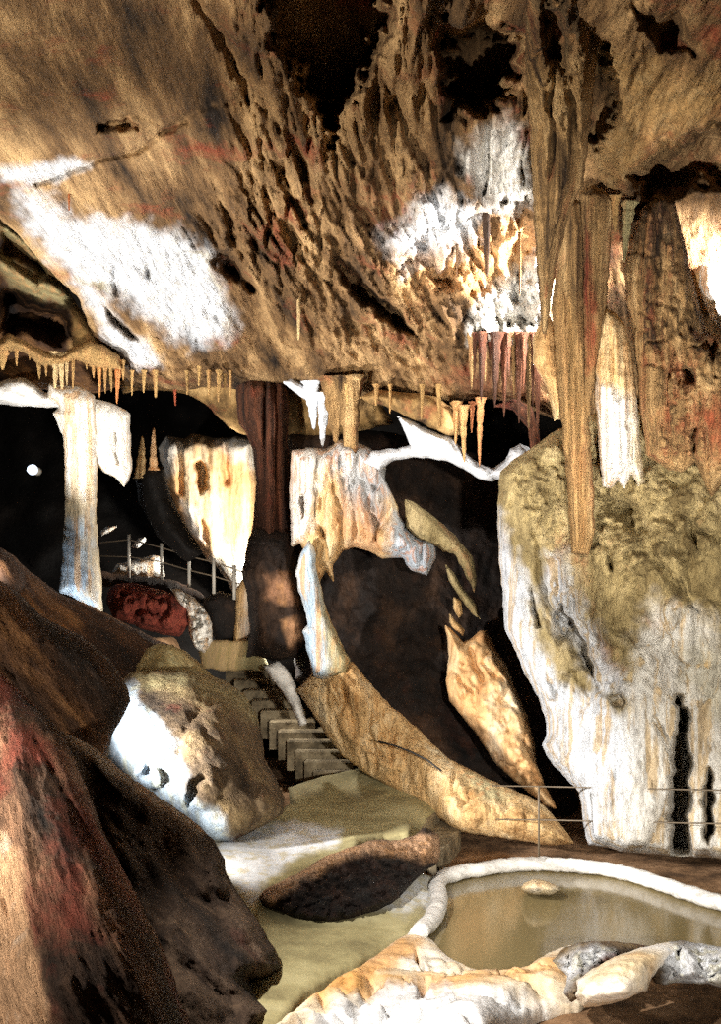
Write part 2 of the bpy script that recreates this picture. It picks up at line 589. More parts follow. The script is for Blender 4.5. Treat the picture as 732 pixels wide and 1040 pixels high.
ceil_out = [(-160, -160), (860, -160), (900, 150), (840, 330), (700, 420), (560, 425), (520, 408), (480, 404), (440, 420), (405, 410), (365, 402), (330, 398), (300, 392), (270, 392),
            (245, 396), (215, 392), (190, 396), (160, 394), (128, 392), (118, 372), (95, 342), (78, 300), (62, 286), (40, 264), (20, 240), (0, 222), (-160, 190)]
structure(slab('ceiling', ceil_out,
               [(-160, -160, 6.5), (366, -160, 7), (860, -160, 6.5), (0, 0, 8.2), (250, 0, 9), (500, 0, 9.6), (720, 0, 9.4), (0, 170, 12), (180, 150, 12), (330, 150, 12.2),
                (100, 250, 14.0), (230, 330, 15.4), (400, 380, 15.8), (480, 250, 13.6), (460, 360, 15.0), (720, 180, 12.2), (640, 160, 12), (120, 385, 16.2), (250, 388, 16.5), (560, 420, 15),
                (-100, 200, 12.5), (800, 300, 13)],
               M_ceil, bulge=.5, w=22, thick=1.2, step=1.9, seed=3,
               noise=[(.10, (1.0, .2, .5), 'f', math.radians(36)), (.05, (5, .6, 1.6), 'r', math.radians(36)), (.03, (12, 1.5, 5), 'r', math.radians(36))],
               areas=[([(225, -40), (430, -40), (545, 100), (545, 330), (430, 370), (330, 350), (200, 240), (240, 160)], 40, [(.6, (1.7, .2, .7), 'r', math.radians(34)), (.3, (4.2, .5, 1.8), 'r', math.radians(34)), (.36, (2.2, .3, .9), 'c', math.radians(34)), (.2, (4.6, .5, 2), 'c', math.radians(30))]),
                      ([(100, 330), (560, 340), (560, 430), (100, 410)], 18, [(.22, (1.2, .3, 3.0), 'r'), (.14, (5, .5, 4), 'r')]),
                      ([(570, -60), (860, -60), (860, 160), (640, 200), (580, 140)], 30, [(.4, (1.4, .3, 1.4), 'r', .5), (.2, (4, .6, 4), 'r')]),
                      ([(0, 170), (240, 250), (240, 345), (100, 320)], 20, [(.14, (1.8, .3, 1.8), 'r', .6), (.08, (6, .8, 4), 'r', .6), (.07, (2, .3, 1.4), 'c')]),
                      ([(390, 200), (480, 120), (550, 120), (560, 345), (470, 350), (400, 280)], 20, [(.07, (5, 1, 2), 'r'), (.06, (3, .5, 1.2), 'c')])],
               pits=[([(258, -30), (400, -30), (405, 20), (392, 60), (372, 90), (352, 120), (345, 160), (330, 150), (318, 110), (292, 80), (270, 40)], 2.4, 24),
                     ([(440, 20), (530, 20), (535, 70), (520, 112), (488, 118), (450, 122), (442, 70)], 2.3, 24),
                     ([(94, 128), (108, 118), (130, 117), (146, 124), (140, 134), (112, 137), (98, 136)], .5, 10),
                     ([(335, 245), (352, 262), (380, 292), (412, 318), (430, 345), (410, 342), (380, 322), (352, 300), (334, 268)], 1.3, 9),
                     ([(218, 245), (235, 250), (262, 290), (275, 310), (255, 300), (232, 285), (214, 262)], .6, 10),
                     ([(290, 190), (310, 200), (322, 235), (306, 232), (292, 215)], .5, 10),
                     ([(630, 175), (690, 135), (760, 105), (760, 190), (690, 200), (650, 220)], 1.4, 20),
                     ([(575, 20), (625, 40), (632, 110), (610, 165), (590, 150), (570, 80)], .7, 18),
                     ([(640, 5), (690, 10), (715, 60), (670, 55), (645, 30)], .5, 14),
                     ([(470, 205), (545, 190), (556, 300), (550, 342), (490, 348), (470, 300), (440, 300), (400, 270), (410, 235)], .7, 24),
                     ([(98, 300), (125, 325), (150, 348), (138, 350), (110, 330)], .4, 7)],
               grooves=[([(36, 188), (92, 166), (140, 152), (168, 134), (190, 122)], 3, .14), ([(165, 135), (200, 110), (260, 100)], 4, .06),
                        ([(200, 0), (230, 50), (262, 105), (300, 150), (310, 180)], 6, .18), ([(116, 270), (118, 300)], 3, .2), ([(150, 262), (150, 280)], 3, .15)],
               bumps=[(135, 133, 34, 14, .2, .12), (200, 160, 90, 40, -.5, .15), (460, 210, 60, 40, .3, .2), (430, 330, 60, 26, .3, .25)],
               crust_tones=[([(84, 246), (110, 240), (118, 262), (105, 285), (86, 280)], (226, 216, 172), 12, .8), ([(160, 255), (200, 262), (215, 300), (180, 290)], (226, 216, 172), 12, .7),
                       ([(16, 190), (45, 205), (75, 222), (110, 225), (150, 232), (190, 240), (212, 262), (222, 290), (238, 318), (232, 342), (190, 348), (150, 322), (110, 292), (78, 283), (52, 262), (30, 225)], CAL, 14, 1),  # pale calcite, with the lamplit area partly put into its colour
                       ([(0, 172), (40, 165), (82, 161), (90, 168), (60, 182), (28, 186), (0, 186)], CAL, 6, 1),
                       ([(78, 288), (90, 290), (120, 330), (150, 352), (165, 372), (140, 372), (110, 345)], CAL, 8, 1),
                       ([(470, 150), (495, 128), (520, 122), (538, 150), (540, 205), (510, 210), (480, 190)], WHT, 14, 1),  # niche whites: calcite plus overexposed lamplight in the colour
                       ([(395, 240), (430, 205), (455, 195), (485, 215), (480, 240), (440, 262), (410, 270)], CAL, 16, 1),
                       ([(475, 330), (490, 305), (520, 275), (545, 265), (558, 300), (548, 340), (500, 346), (478, 345)], WHT, 10, 1),
                       ([(400, 260), (480, 250), (535, 215), (545, 260), (490, 300), (430, 300)], ORG, 16, .7),
                       ([(455, 380), (560, 360), (560, 420), (480, 410)], (120, 60, 40), 16, .5),
                       ([(590, 40), (650, 60), (700, 80), (735, 70), (735, 120), (690, 140), (650, 180), (620, 190), (600, 150), (625, 100)], TAN, 20, .6)]))

structure(slab('ceiling.001', [(122, 386), (190, 388), (250, 386), (300, 388), (380, 400), (400, 430), (376, 436), (350, 440), (330, 446), (290, 452), (262, 446), (244, 440), (232, 434), (222, 424), (208, 410), (190, 400), (170, 397), (140, 396), (125, 400)], [(122, 390, 16.8), (240, 440, 18.2), (380, 420, 16.6), (250, 386, 16.8)],
               M_ceilr, bulge=.2, w=10, thick=.6, step=2, seed=64, noise=[(.1, (1.5, .5, 3), 'r'), (.05, 5, 'r')]))
structure(slab('wall_left', [(-160, 175), (0, 215), (30, 240), (60, 280), (95, 335), (125, 390), (100, 400), (60, 395), (0, 400), (-160, 400)],
               [(-160, 200, 14.6), (0, 240, 15.4), (60, 320, 16.4), (0, 380, 17.4), (120, 390, 17.2)], M_slop, bulge=.3, w=16, thick=.8, step=2.2, seed=5,
               noise=[(.2, (1.2, 1, 2.2), 'r', math.radians(-35)), (.06, 4, 'r')],
               pits=[([(0, 232), (20, 245), (45, 268), (76, 300), (60, 290), (30, 272), (0, 258)], .6, 7), ([(0, 285), (30, 306), (70, 312), (78, 340), (60, 352), (0, 340)], 1.0, 12)],
               bumps=[(10, 275, 40, 7, .6, .3), (55, 293, 30, 6, .35, .25)],
               crust_tones=[([(0, 200), (20, 212), (45, 246), (80, 290), (60, 282), (30, 262), (0, 235)], OLV, 10, .8), ([(0, 255), (30, 275), (78, 300), (70, 308), (40, 306), (10, 285), (0, 275)], OLV, 6, .7),
                       ([(75, 292), (95, 318), (122, 362), (124, 390), (100, 378), (76, 352)], TAN, 6, 1)]))

# right wall: big flowstone face behind the pool
wr = [(507, 480), (520, 468), (560, 440), (600, 420), (700, 400), (900, 380), (960, 880), (760, 876), (732, 872), (680, 869), (640, 866), (597, 858), (592, 835), (588, 805), (572, 788), (558, 772), (550, 758), (555, 744),
      (553, 728), (545, 705), (533, 685), (523, 660), (513, 640), (510, 600), (506, 560), (505, 520)]
structure(slab('wall_right', wr,
               [(505, 480, 13.6), (505, 600, 13.4), (550, 740, 12.9), (600, 858, 12.3), (732, 872, 11.6), (900, 880, 10.5), (560, 440, 13.2), (700, 420, 12.6), (640, 640, 12.1), (732, 600, 11.8), (620, 560, 12.4),
                (900, 500, 11.2), (560, 600, 12.9)],
               M_wall, bulge=.35, w=16, thick=1.0, step=1.7, seed=6,
               noise=[(.16, (1.3, 1, .5), 'r'), (.05, (5, 3, .8), 'r'), (.02, (13, 5, 1.5), 'r')],
               areas=[([(500, 440), (740, 470), (740, 560), (640, 590), (540, 560)], 24, [(.26, (2.2, 1.5, 2.2), 'r', .5), (.12, 6, 'r'), (.2, (2, 1.5, 2), 'c', .4), (.05, 13, 'r')]),
                      ([(545, 600), (740, 610), (740, 700), (560, 720)], 24, [(.12, (3, 2, 1.5), 'r', .3), (.14, (1.8, 1, 1.0), 'c', .5)])],
               pits=[([(682, 702), (694, 704), (703, 730), (706, 780), (703, 830), (706, 880), (676, 880), (677, 820), (680, 760), (684, 730)], 1.3, 9),
                     ([(720, 752), (726, 780), (727, 840), (720, 864), (712, 850), (713, 800), (720, 770)], .7, 6),
                     ([(568, 606), (580, 626), (596, 645), (606, 680), (610, 708), (598, 690), (584, 668), (570, 648), (560, 625)], .5, 7),
                     ([(537, 590), (545, 610), (552, 640), (545, 640), (536, 615)], .3, 5),
                     ([(614, 704), (634, 702), (640, 716), (632, 726), (618, 712)], .3, 6),
                     ([(690, 575), (700, 600), (712, 622), (706, 626), (694, 605), (688, 590)], .5, 6),
                     ([(612, 556), (622, 570), (626, 588), (618, 578)], .3, 4),
                     ([(694, 520), (705, 540), (714, 562), (706, 558), (694, 538)], .3, 4),
                     ([(563, 770), (570, 782), (576, 800), (566, 796)], .3, 4),
                     ([(600, 495), (640, 500), (660, 540), (640, 550), (610, 525)], .5, 14)],
               grooves=[([(545, 540), (548, 580), (556, 610), (572, 650)], 4, .18), ([(566, 570), (566, 610)], 3, .15), ([(620, 640), (640, 650), (646, 660)], 2, .1), ([(665, 730), (672, 745), (680, 760)], 3, .15),
                        ([(580, 600), (582, 640)], 4, .14), ([(655, 560), (675, 580), (690, 600)], 5, .2)],
               bumps=[(640, 600, 60, 60, 0, .25), (560, 520, 40, 50, .2, .25), (700, 660, 40, 60, 0, .15), (630, 780, 50, 90, 0, .2), (575, 580, 14, 40, .1, .15)],
               crust_tones=[([(505, 520), (520, 560), (534, 590), (540, 640), (570, 690), (610, 715), (640, 730), (650, 760), (640, 800), (640, 868), (590, 868), (550, 780), (500, 660), (495, 560)], CAL, 10, 1),  # left-facing side: calcite, made paler where light strikes it
                       ([(556, 560), (572, 560), (590, 610), (612, 660), (640, 700), (612, 712), (590, 660), (566, 640), (552, 600)], CAL, 12, .9),
                       ([(640, 690), (650, 650), (662, 610), (690, 620), (720, 630), (740, 680), (740, 880), (600, 870), (640, 780), (630, 720)], WHT, 16, .85),
                       ([(690, 650), (740, 660), (740, 740), (700, 700)], OLV, 16, .5)]))

# ground
pool_px = [(446, 892), (452, 905), (452, 920), (444, 934), (434, 944), (428, 952), (440, 968), (458, 982), (480, 988), (512, 990), (540, 980), (566, 968), (602, 961), (650, 964), (700, 966), (780, 970), (900, 985), (900, 950), (780, 930), (732, 918), (690, 906),
           (660, 896), (635, 888), (600, 882), (560, 878), (520, 878), (480, 884)]


def g_at(px, py, z):
    Y = (CZ - z) * F / (py - HZ)
    return np.array(at(px, py, Y))


pool_w = np.array([g_at(px, py, .05)[:2] for px, py in pool_px])
gx, gy = np.meshgrid(np.linspace(-7, 8, 190), np.linspace(3.5, 24, 230))
X, Yg = gx.ravel(), gy.ravel()
ins = inside(X, Yg, pool_w)
dd, _, _ = dist(X, Yg, pool_w)
zz = .02 + .05 * fbm(np.c_[X * .8, Yg * .8, X * 0], 4, 5) + .02 * fbm(np.c_[X * 4, Yg * 4, X * 0], 3, 6)
zz = zz - np.where(ins, .42 * sstep(dd / .35), 0)
zz -= .16 * sstep((10.0 - Yg) / 1.5)
zz += 2.2 * sstep((Yg - 15.5) / 4) * sstep((-2.6 - X) / 1.0)
nxg, nyg = 190, 230
top = np.c_[X, Yg, zz]
fcs = []
for j in range(nyg - 1):
    b = j * nxg
    for i in range(nxg - 1):
        fcs.append((b + i, b + i + 1, b + i + 1 + nxg, b + i + nxg))
structure(link('floor', top, fcs, M_floor, None, np.zeros((len(top), 4)), origin=(0, 0, 0)))

path_out = [(190, 860), (225, 842), (262, 836), (298, 815), (292, 800), (325, 789), (358, 782), (372, 778), (398, 794), (422, 806), (446, 820), (430, 836), (418, 849), (390, 853), (362, 862), (445, 893), (446, 905), (446, 920), (438, 936),
            (425, 948), (400, 965), (350, 985), (310, 1010), (280, 1050), (200, 1060), (200, 960)]
structure(slab('path', path_out, [(190, 860, 11.4), (300, 790, 15.0), (360, 770, 16.0), (440, 820, 13.4), (415, 848, 11.9), (360, 858, 11.6), (300, 850, 12.0), (240, 900, 10.4), (300, 935, 9.85), (300, 985, 8.62), (280, 1050, 7.35), (200, 1060, 7.2),
                                  (440, 900, 11.0), (430, 945, 9.6), (360, 980, 8.75), (380, 940, 9.75)], M_path, bulge=.03, w=6, thick=.5, step=2.5, ground=True, seed=8, rough=.8,
               noise=[(.02, 2, 'f'), (.008, 8, 'f')],
               crust_tones=[([(205, 850), (250, 845), (300, 838), (346, 846), (345, 858), (300, 874), (262, 905), (258, 925), (236, 900), (215, 880)], CAL, 6, .95),  # lit stretch of the path painted in as a pale patch
                       ([(390, 912), (430, 895), (444, 905), (440, 930), (410, 925), (390, 922)], CAL, 12, .8)]))

# ================================================================== ROCKS, LEFT AND FRONT
o = slab('foreground_rock', [(-60, 640), (-20, 668), (0, 682), (25, 707), (52, 730), (72, 760), (88, 800), (108, 850), (138, 908), (165, 962), (190, 1030), (210, 1110), (-60, 1110)],
         [(-60, 640, 7.9), (60, 740, 7.0), (100, 850, 6.5), (190, 1030, 6.2), (0, 1000, 6.0), (0, 850, 6.6), (-60, 1100, 5.9), (60, 1000, 5.8)], M_fore, bulge=.5, w=60, thick=.9, step=2.2, seed=9,
         noise=[(.09, (2.6, .8, .5), 'r', math.radians(33)), (.05, (9, 3, 1.4), 'r', math.radians(33)), (.012, (25, 10, 5), 'f', math.radians(33))],
         grooves=[([(20, 720), (60, 790), (100, 870)], 4, .05)],
         crust_tones=[([(-60, 800), (0, 845), (18, 862), (24, 900), (27, 940), (38, 975), (46, 1000), (52, 1060), (44, 1110), (-60, 1110)], (246, 196, 150), 5, 1), ([(85, 860), (100, 900), (122, 945), (124, 965), (100, 950), (86, 900)], PEA, 8, .35)])  # peach flank, its light from the left worked into the colour
tag(o, 'reddish streaked foreground rock with a peach patch, coloured as lit, in the bottom left corner', 'rock')

o = slab('dark_slab_rock', [(60, 742), (76, 748), (100, 762), (128, 786), (165, 812), (195, 832), (217, 853), (228, 872), (229, 885), (240, 905), (262, 935), (280, 966), (286, 984), (272, 993), (252, 996), (262, 1012), (290, 1024), (270, 1040), (220, 1110), (90, 1110), (60, 900)],
         [(76, 748, 8.9), (195, 832, 9.2), (229, 885, 9.0), (284, 984, 8.6), (100, 900, 7.8), (170, 1000, 7.4), (220, 1110, 6.8)], M_slab, bulge=.35, w=26, thick=.7, step=2.2, seed=10,
         noise=[(.2, (2.0, 1.0, .7), 'r', math.radians(30)), (.08, (6, 3, 2), 'r', math.radians(30)), (.16, (1.5, .8, .6), 'c', math.radians(30))],
         bumps=[(222, 885, 10, 26, -.2, .15), (262, 978, 26, 18, .4, .06)],
         crust_tones=[([(60, 738), (76, 744), (110, 768), (160, 804), (210, 842), (205, 850), (150, 810), (95, 772)], (200, 190, 180), 4, .8)])
tag(o, 'dark brown slab of rock with a pale top edge, behind the reddish foreground rock', 'rock')

o = slab('rock_hump', [(-60, 545), (0, 556), (14, 564), (30, 580), (56, 600), (95, 617), (140, 640), (172, 655), (205, 685), (165, 720), (90, 760), (-60, 760)],
         [(-60, 550, 12.8), (56, 600, 13.8), (170, 655, 14.2), (90, 740, 12.4), (-60, 750, 11.2)], M_slop, bulge=.3, w=20, thick=.6, step=2.5, seed=11,
         noise=[(.12, (1.2, 1, .6), 'f', math.radians(40)), (.04, (4, 3, 2), 'r', math.radians(40))], bumps=[(8, 580, 16, 24, -.3, .3)])
tag(o, 'shadowy brown rock hump at the left edge, below the white column', 'rock')
o = slab('rock_ridge', [(-60, 560), (-20, 576), (0, 590), (20, 603), (45, 628), (80, 644), (108, 666), (126, 688), (133, 712), (115, 745), (100, 790), (60, 800), (-60, 800)],
         [(-60, 570, 9.2), (20, 603, 9.9), (80, 644, 10.2), (130, 700, 10.3), (60, 780, 9.3), (-60, 780, 8.6)], M_slop, bulge=.35, w=26, thick=.35, step=2.5, seed=12,
         noise=[(.1, (1.5, 1, .6), 'f', math.radians(40)), (.03, (6, 4, 2), 'r', math.radians(40))])
tag(o, 'long brown rock ridge with a lit orange crest, above the reddish foreground rock', 'rock')

o = slab('flowstone_boulder', [(122, 690), (135, 682), (165, 680), (200, 682), (226, 690), (248, 705), (260, 724), (267, 748), (268, 770), (280, 790), (289, 812), (287, 826), (270, 838), (250, 847), (232, 856), (205, 856), (170, 830), (130, 800), (98, 775), (92, 745), (100, 712)],
         [(135, 682, 13.0), (226, 690, 13.3), (267, 748, 12.9), (288, 820, 12.2), (240, 852, 11.7), (170, 830, 11.8), (98, 760, 12.3), (180, 740, 12.3)], M_blob, bulge=.65, w=48, thick=.7, step=2.2, seed=13,
         noise=[(.12, (1.6, 1.2, .8), 'f', math.radians(30)), (.04, (5, 4, 2), 'r', math.radians(30))],
         pits=[([(192, 790), (205, 786), (214, 790), (205, 800), (196, 818), (190, 830), (188, 810)], .2, 5), ([(124, 790), (150, 775), (165, 790), (165, 815), (140, 805)], .2, 8)],
         bumps=[(225, 760, 40, 50, .5, .2), (275, 810, 14, 22, 0, .12), (150, 790, 16, 14, 0, .2), (205, 800, 20, 24, .3, .15)],
         crust_tones=[([(92, 740), (104, 708), (122, 692), (135, 700), (145, 722), (172, 742), (180, 770), (185, 800), (200, 815), (225, 830), (235, 860), (190, 850), (130, 810), (95, 780)], (176, 196, 214), 9, 1),  # lit left flank painted paler than the rest of the boulder
                 ([(135, 680), (200, 680), (250, 704), (265, 735), (240, 720), (190, 700), (150, 700)], OLV, 12, .6)])
tag(o, 'rounded grey-brown flowstone boulder with a pale white left flank beside the stairs', 'boulder')
o = slab('sandy_hump', [(130, 692), (138, 672), (148, 659), (160, 653), (176, 655), (192, 664), (208, 679), (224, 694), (200, 706), (150, 706)], [(146, 658, 13.7), (205, 680, 13.6), (160, 700, 13.1)], M_blob, bulge=.15, w=16, thick=.4, step=2.2, seed=14,
         noise=[(.04, 2, 'f')], crust_tones=[([(130, 640), (230, 640), (230, 710), (130, 710)], (176, 158, 104), 5, .6)])
tag(o, 'small smooth tan hump of rock just above the grey-brown flowstone boulder', 'rock')

# stairs
st = thing('staircase', 'grey stone staircase climbing between the boulder and the cream rock wall', 'stairs', at(275, 720, 15.6))
nst = 11
for k in range(nst):
    t = k / (nst - 1)
    py = 681 + (783 - 681) * t
    xl = 229 + (318 - 229) * t
    xr = 272 + (368 - 272) * t
    z = 1.72 - 1.22 * t - .03
    Y = (CZ - z) * F / (py - HZ)
    Yb = Y + .5
    zb = z - .45
    pts = [at(xl, 0, Y)[0:2], at(xr, 0, Y)[0:2], at(xr, 0, Yb)[0:2], at(xl, 0, Yb)[0:2]]
    box('step', (pts, zb, z), M_step, st, .025)
o = slab('stair_curb', [(268, 676), (283, 671), (291, 680), (299, 694), (306, 714), (312, 736), (304, 738), (296, 718), (285, 700), (274, 690)], [(275, 676, 15.7), (310, 736, 15.2)], M_terr, bulge=.12, w=8, thick=.3, step=1.8, seed=15,
         noise=[(.03, 5, 'r')], crust_tones=[([(250, 660), (330, 660), (330, 750), (250, 750)], WHT, 4, 1)])
tag(o, 'white calcite curb running down the right side of the stairs', 'curb')
o = slab('stair_landing', [(200, 650), (262, 650), (275, 680), (226, 682), (205, 678)], [(205, 660, 18.0), (270, 680, 16.3)], M_path, bulge=.05, w=8, thick=.5, step=2.5, seed=16, noise=[(.02, 3, 'f')],
         crust_tones=[([(200, 640), (250, 640), (245, 690), (200, 690)], CRM, 6, .9)])
structure(o)

# ================================================================== BACK ROOM, LEFT
c = thing('column', 'tall white fluted calcite column standing left, from ceiling fringe to floor', 'column', at(82, 612, 15.2))
slab('shaft', [(50, 388), (62, 392), (80, 392), (96, 400), (99, 425), (99, 470), (98, 520), (100, 555), (103, 590), (105, 622), (94, 618), (76, 608), (60, 601), (63, 560), (66, 520), (66, 480), (64, 442), (58, 430), (53, 420), (60, 412), (48, 404)],
     15.2, M_calc, bulge=.27, w=20, thick=.27, step=1.6, seed=17, parent=c, noise=[(.05, (9, 3, .5), 'r'), (.03, (3, 3, 3), 'f')],
     crust_tones=[([(40, 380), (110, 380), (110, 500), (40, 500)], WHT, 20, .8), ([(50, 540), (90, 520), (94, 630), (50, 630)], (196, 216, 232), 16, 1)])
slab('drapery', [(88, 402), (110, 408), (126, 416), (132, 420), (133, 455), (134, 478), (130, 488), (126, 494), (118, 486), (106, 480), (97, 472), (90, 480), (86, 440)], 15.3, M_calc, bulge=.16, w=14, thick=.15, step=1.6, seed=18, parent=c,
     noise=[(.06, (6, 3, 1.2), 'r')], grooves=[([(90, 415), (88, 440)], 3, .1), ([(118, 440), (120, 470)], 2, .1)], crust_tones=[([(80, 390), (140, 390), (140, 500), (80, 500)], WHT, 10, .8)])
o = slab('lit_ceiling_patch', [(-60, 390), (0, 388), (10, 384), (26, 384), (36, 391), (46, 398), (60, 402), (64, 414), (30, 413), (0, 411), (-60, 410)], 16.2, M_terr, bulge=.3, w=9, thick=.5, step=1.8, seed=19, noise=[(.05, 4, 'r')],
         crust_tones=[([(-60, 370), (70, 370), (70, 430), (-60, 430)], WHT, 5, 1)])  # lit ceiling behind the fringe, its brightness painted white
tag(o, 'lit back ceiling, painted white, at the left edge, under the tan fringe of stalactites', 'ledge')

o = slab('hanging_ledge', [(-60, 346), (0, 344), (8, 338), (24, 345), (44, 356), (60, 360), (76, 352), (90, 344), (108, 352), (122, 362), (127, 378), (112, 376), (96, 374), (78, 366), (60, 372), (42, 372), (24, 358), (12, 356), (0, 366), (-60, 370)],
         15.2, M_stal, bulge=.3, w=9, thick=.6, step=1.8, seed=20, noise=[(.06, (4, 3, 2), 'r')], crust_tones=[([(-60, 330), (130, 330), (130, 390), (-60, 390)], TAN, 5, .9)])
tag(o, 'tan rock ledge at the far left carrying the fringe of small stalactites', 'ledge')
fr = [(3, 352, 376, 12, TAN), (17, 350, 372, 5, TAN), (30, 352, 366, 4, TAN), (40, 360, 385, 6, TAN), (47, 360, 382, 5, TAN), (56, 358, 398, 9, CRM), (63, 360, 401, 7, CRM), (68, 358, 392, 5, CRM), (74, 360, 396, 4, TAN), (88, 354, 375, 6, TAN),
      (95, 360, 384, 6, TAN), (101, 362, 404, 6, (230, 160, 90)), (107, 364, 400, 5, TAN), (113, 366, 398, 5, TAN), (119, 366, 410, 7, (226, 140, 80)), (125, 366, 386, 5, TAN)]
ORD = ['first', 'second', 'third', 'fourth', 'fifth', 'sixth', 'seventh', 'eighth', 'ninth', 'tenth', 'eleventh', 'twelfth', 'thirteenth', 'fourteenth', 'fifteenth', 'sixteenth']
for k, (px, a, b, w_, cc) in enumerate(fr):
    spike('stalactite', px, a, b, w_, 15.05, M_stal, 'small %s stalactite, %s from the left in the fringe above the white column' % ('orange' if cc[2] < 95 else 'tan', ORD[k]), 'stalactite', 'fringe of stalactites above the white column', seed=k, crust=cc)

# lamp in the far dark room
lm = thing('cave_lamp', 'round glowing lamp in the dark back room, left of the white column', 'lamp', at(33, 477, 20.3))
V, Fc = [], []
lc = np.array(at(33, 477, 20.0))
for j in range(9):
    th = math.pi * j / 8
    for i in range(14):
        ph = 2 * math.pi * i / 14
        V.append(lc + .10 * np.array([math.sin(th) * math.cos(ph), math.cos(th), math.sin(th) * math.sin(ph)]))
for j in range(8):
    for i in range(14):
        Fc.append((j * 14 + i, j * 14 + (i + 1) % 14, (j + 1) * 14 + (i + 1) % 14, (j + 1) * 14 + i))
link('bulb', V, Fc, plain('lamp_glow', (214, 228, 250), .3, 0, 1.6), lm)
tube('housing', [lc + (0, .06, 0), lc + (0, .12, 0), lc + (0, .3, 0)], .085, M_iron, lm, 14)
ll = lamp('lamp_light', tuple(lc + (0, -.35, 0)), 16, (.85, .92, 1), None, radius=.1)

o = slab('flowstone_curtain', [(160, 455), (170, 442), (186, 446), (196, 440), (210, 444), (226, 446), (240, 442), (258, 446), (262, 500), (262, 560), (250, 605), (238, 606), (230, 590), (222, 578), (212, 572), (204, 558), (190, 536), (178, 515), (170, 492), (164, 470)],
         20.5, M_oran, bulge=.5, w=16, thick=.5, step=1.7, seed=21, noise=[(.14, (2.2, 1.5, .5), 'r'), (.05, (7, 3, 1), 'r')],
         pits=[([(196, 470), (206, 466), (214, 480), (210, 500), (204, 512), (198, 500)], .7, 6), ([(204, 525), (212, 540), (210, 556), (203, 548)], .3, 4)],
         grooves=[([(182, 450), (184, 500)], 3, .2), ([(228, 450), (230, 490)], 3, .2)],
         crust_tones=[([(158, 440), (180, 440), (185, 456), (168, 490), (160, 470)], WHT, 8, .9), ([(215, 440), (262, 440), (262, 480), (250, 470), (225, 460)], WHT, 9, .9), ([(205, 565), (262, 560), (262, 610), (225, 610)], WHT, 12, 1), ([(185, 510), (200, 520), (206, 550), (192, 540)], WHT, 6, .8)])
tag(o, 'orange and white flowstone curtain hanging in the lit back room', 'flowstone')
spike('stalagmite', 144, 443, 486, 12, 17.1, M_calc, 'small pale pointed stalagmite right of the white column, nearer to it', 'stalagmite', up=True, seed=3, crust=CRM)
spike('stalagmite', 156, 434, 478, 9, 17.1, M_oran, 'small orange stalagmite between the white column and the orange curtain', 'stalagmite', up=True, seed=5, crust=(214, 150, 92))
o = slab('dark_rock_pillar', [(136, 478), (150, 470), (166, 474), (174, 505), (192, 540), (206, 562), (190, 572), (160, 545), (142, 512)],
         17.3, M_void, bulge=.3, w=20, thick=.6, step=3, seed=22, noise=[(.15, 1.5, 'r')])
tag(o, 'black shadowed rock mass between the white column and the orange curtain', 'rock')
o = slab('white_boulder', [(113, 582), (118, 573), (128, 571), (140, 568), (156, 563), (162, 566), (166, 578), (168, 586), (150, 588), (130, 586)], 19.2, M_calc, bulge=.3, w=10, thick=.4, step=1.5, seed=23, noise=[(.04, 4, 'r')],
         crust_tones=[([(100, 550), (180, 550), (180, 600), (100, 600)], WHT, 4, 1)])
tag(o, 'white boulder lying behind the railing posts', 'boulder')
o = slab('white_stone', [(133, 556), (140, 547), (149, 545), (147, 551), (140, 557)], 18.7, M_calc, bulge=.1, w=5, thick=.15, step=1.2, seed=24, crust_tones=[([(120, 540), (160, 540), (160, 560), (120, 560)], WHT, 4, 1)], rough=.5)
tag(o, 'small white stone above the white boulder, beside a railing post', 'stone')
o = slab('white_stone', [(101, 541), (108, 535), (121, 534), (112, 540), (103, 544)], 18.6, M_calc, bulge=.1, w=5, thick=.15, step=1.2, seed=25, crust_tones=[([(90, 530), (130, 530), (130, 550), (90, 550)], WHT, 4, 1)], rough=.5)
tag(o, 'small white stone touching the right side of the white column', 'stone')
o = slab('red_boulder', [(110, 600), (118, 593), (135, 592), (160, 598), (178, 604), (190, 614), (192, 635), (182, 646), (166, 645), (150, 640), (134, 634), (116, 628), (108, 612)], 17.3, M_redr, bulge=.45, w=18, thick=.5, step=1.6, seed=26,
         noise=[(.2, 2.5, 'r'), (.1, 6, 'r'), (.2, 2.5, 'c')])
tag(o, 'rough brick-red boulder below the railing', 'boulder')
o = slab('railing_ledge', [(96, 578), (115, 583), (150, 586), (180, 590), (205, 602), (212, 612), (195, 612), (170, 606), (140, 597), (110, 596), (96, 594)], 18.1, M_dark, bulge=.15, w=8, thick=.5, step=2, seed=27, noise=[(.06, 3, 'r')])
tag(o, 'dark narrow ledge of rock on which the railing posts stand', 'ledge')
o = slab('speckled_flowstone', [(172, 598), (182, 598), (196, 606), (208, 618), (216, 634), (216, 652), (208, 664), (196, 656), (192, 640), (190, 622), (180, 610)], 17.1, M_calc, bulge=.25, w=10, thick=.3, step=1.2, seed=28,
         noise=[(.1, 5, 'r'), (.08, 9, 'r'), (.3, 4, 'c')], crust_tones=[([(160, 590), (230, 590), (230, 670), (160, 670)], WHT, 4, .8)])
tag(o, 'white knobbly flowstone with dark holes, running down right of the red boulder', 'flowstone')
o = slab('dark_bank', [(205, 608), (225, 600), (245, 606), (246, 640), (238, 652), (222, 655), (214, 640)], 17.8, M_dark, bulge=.2, w=10, thick=.4, step=2.2, seed=29, noise=[(.06, 3, 'r')])
tag(o, 'dark bank of rock under the right end of the railing', 'rock')
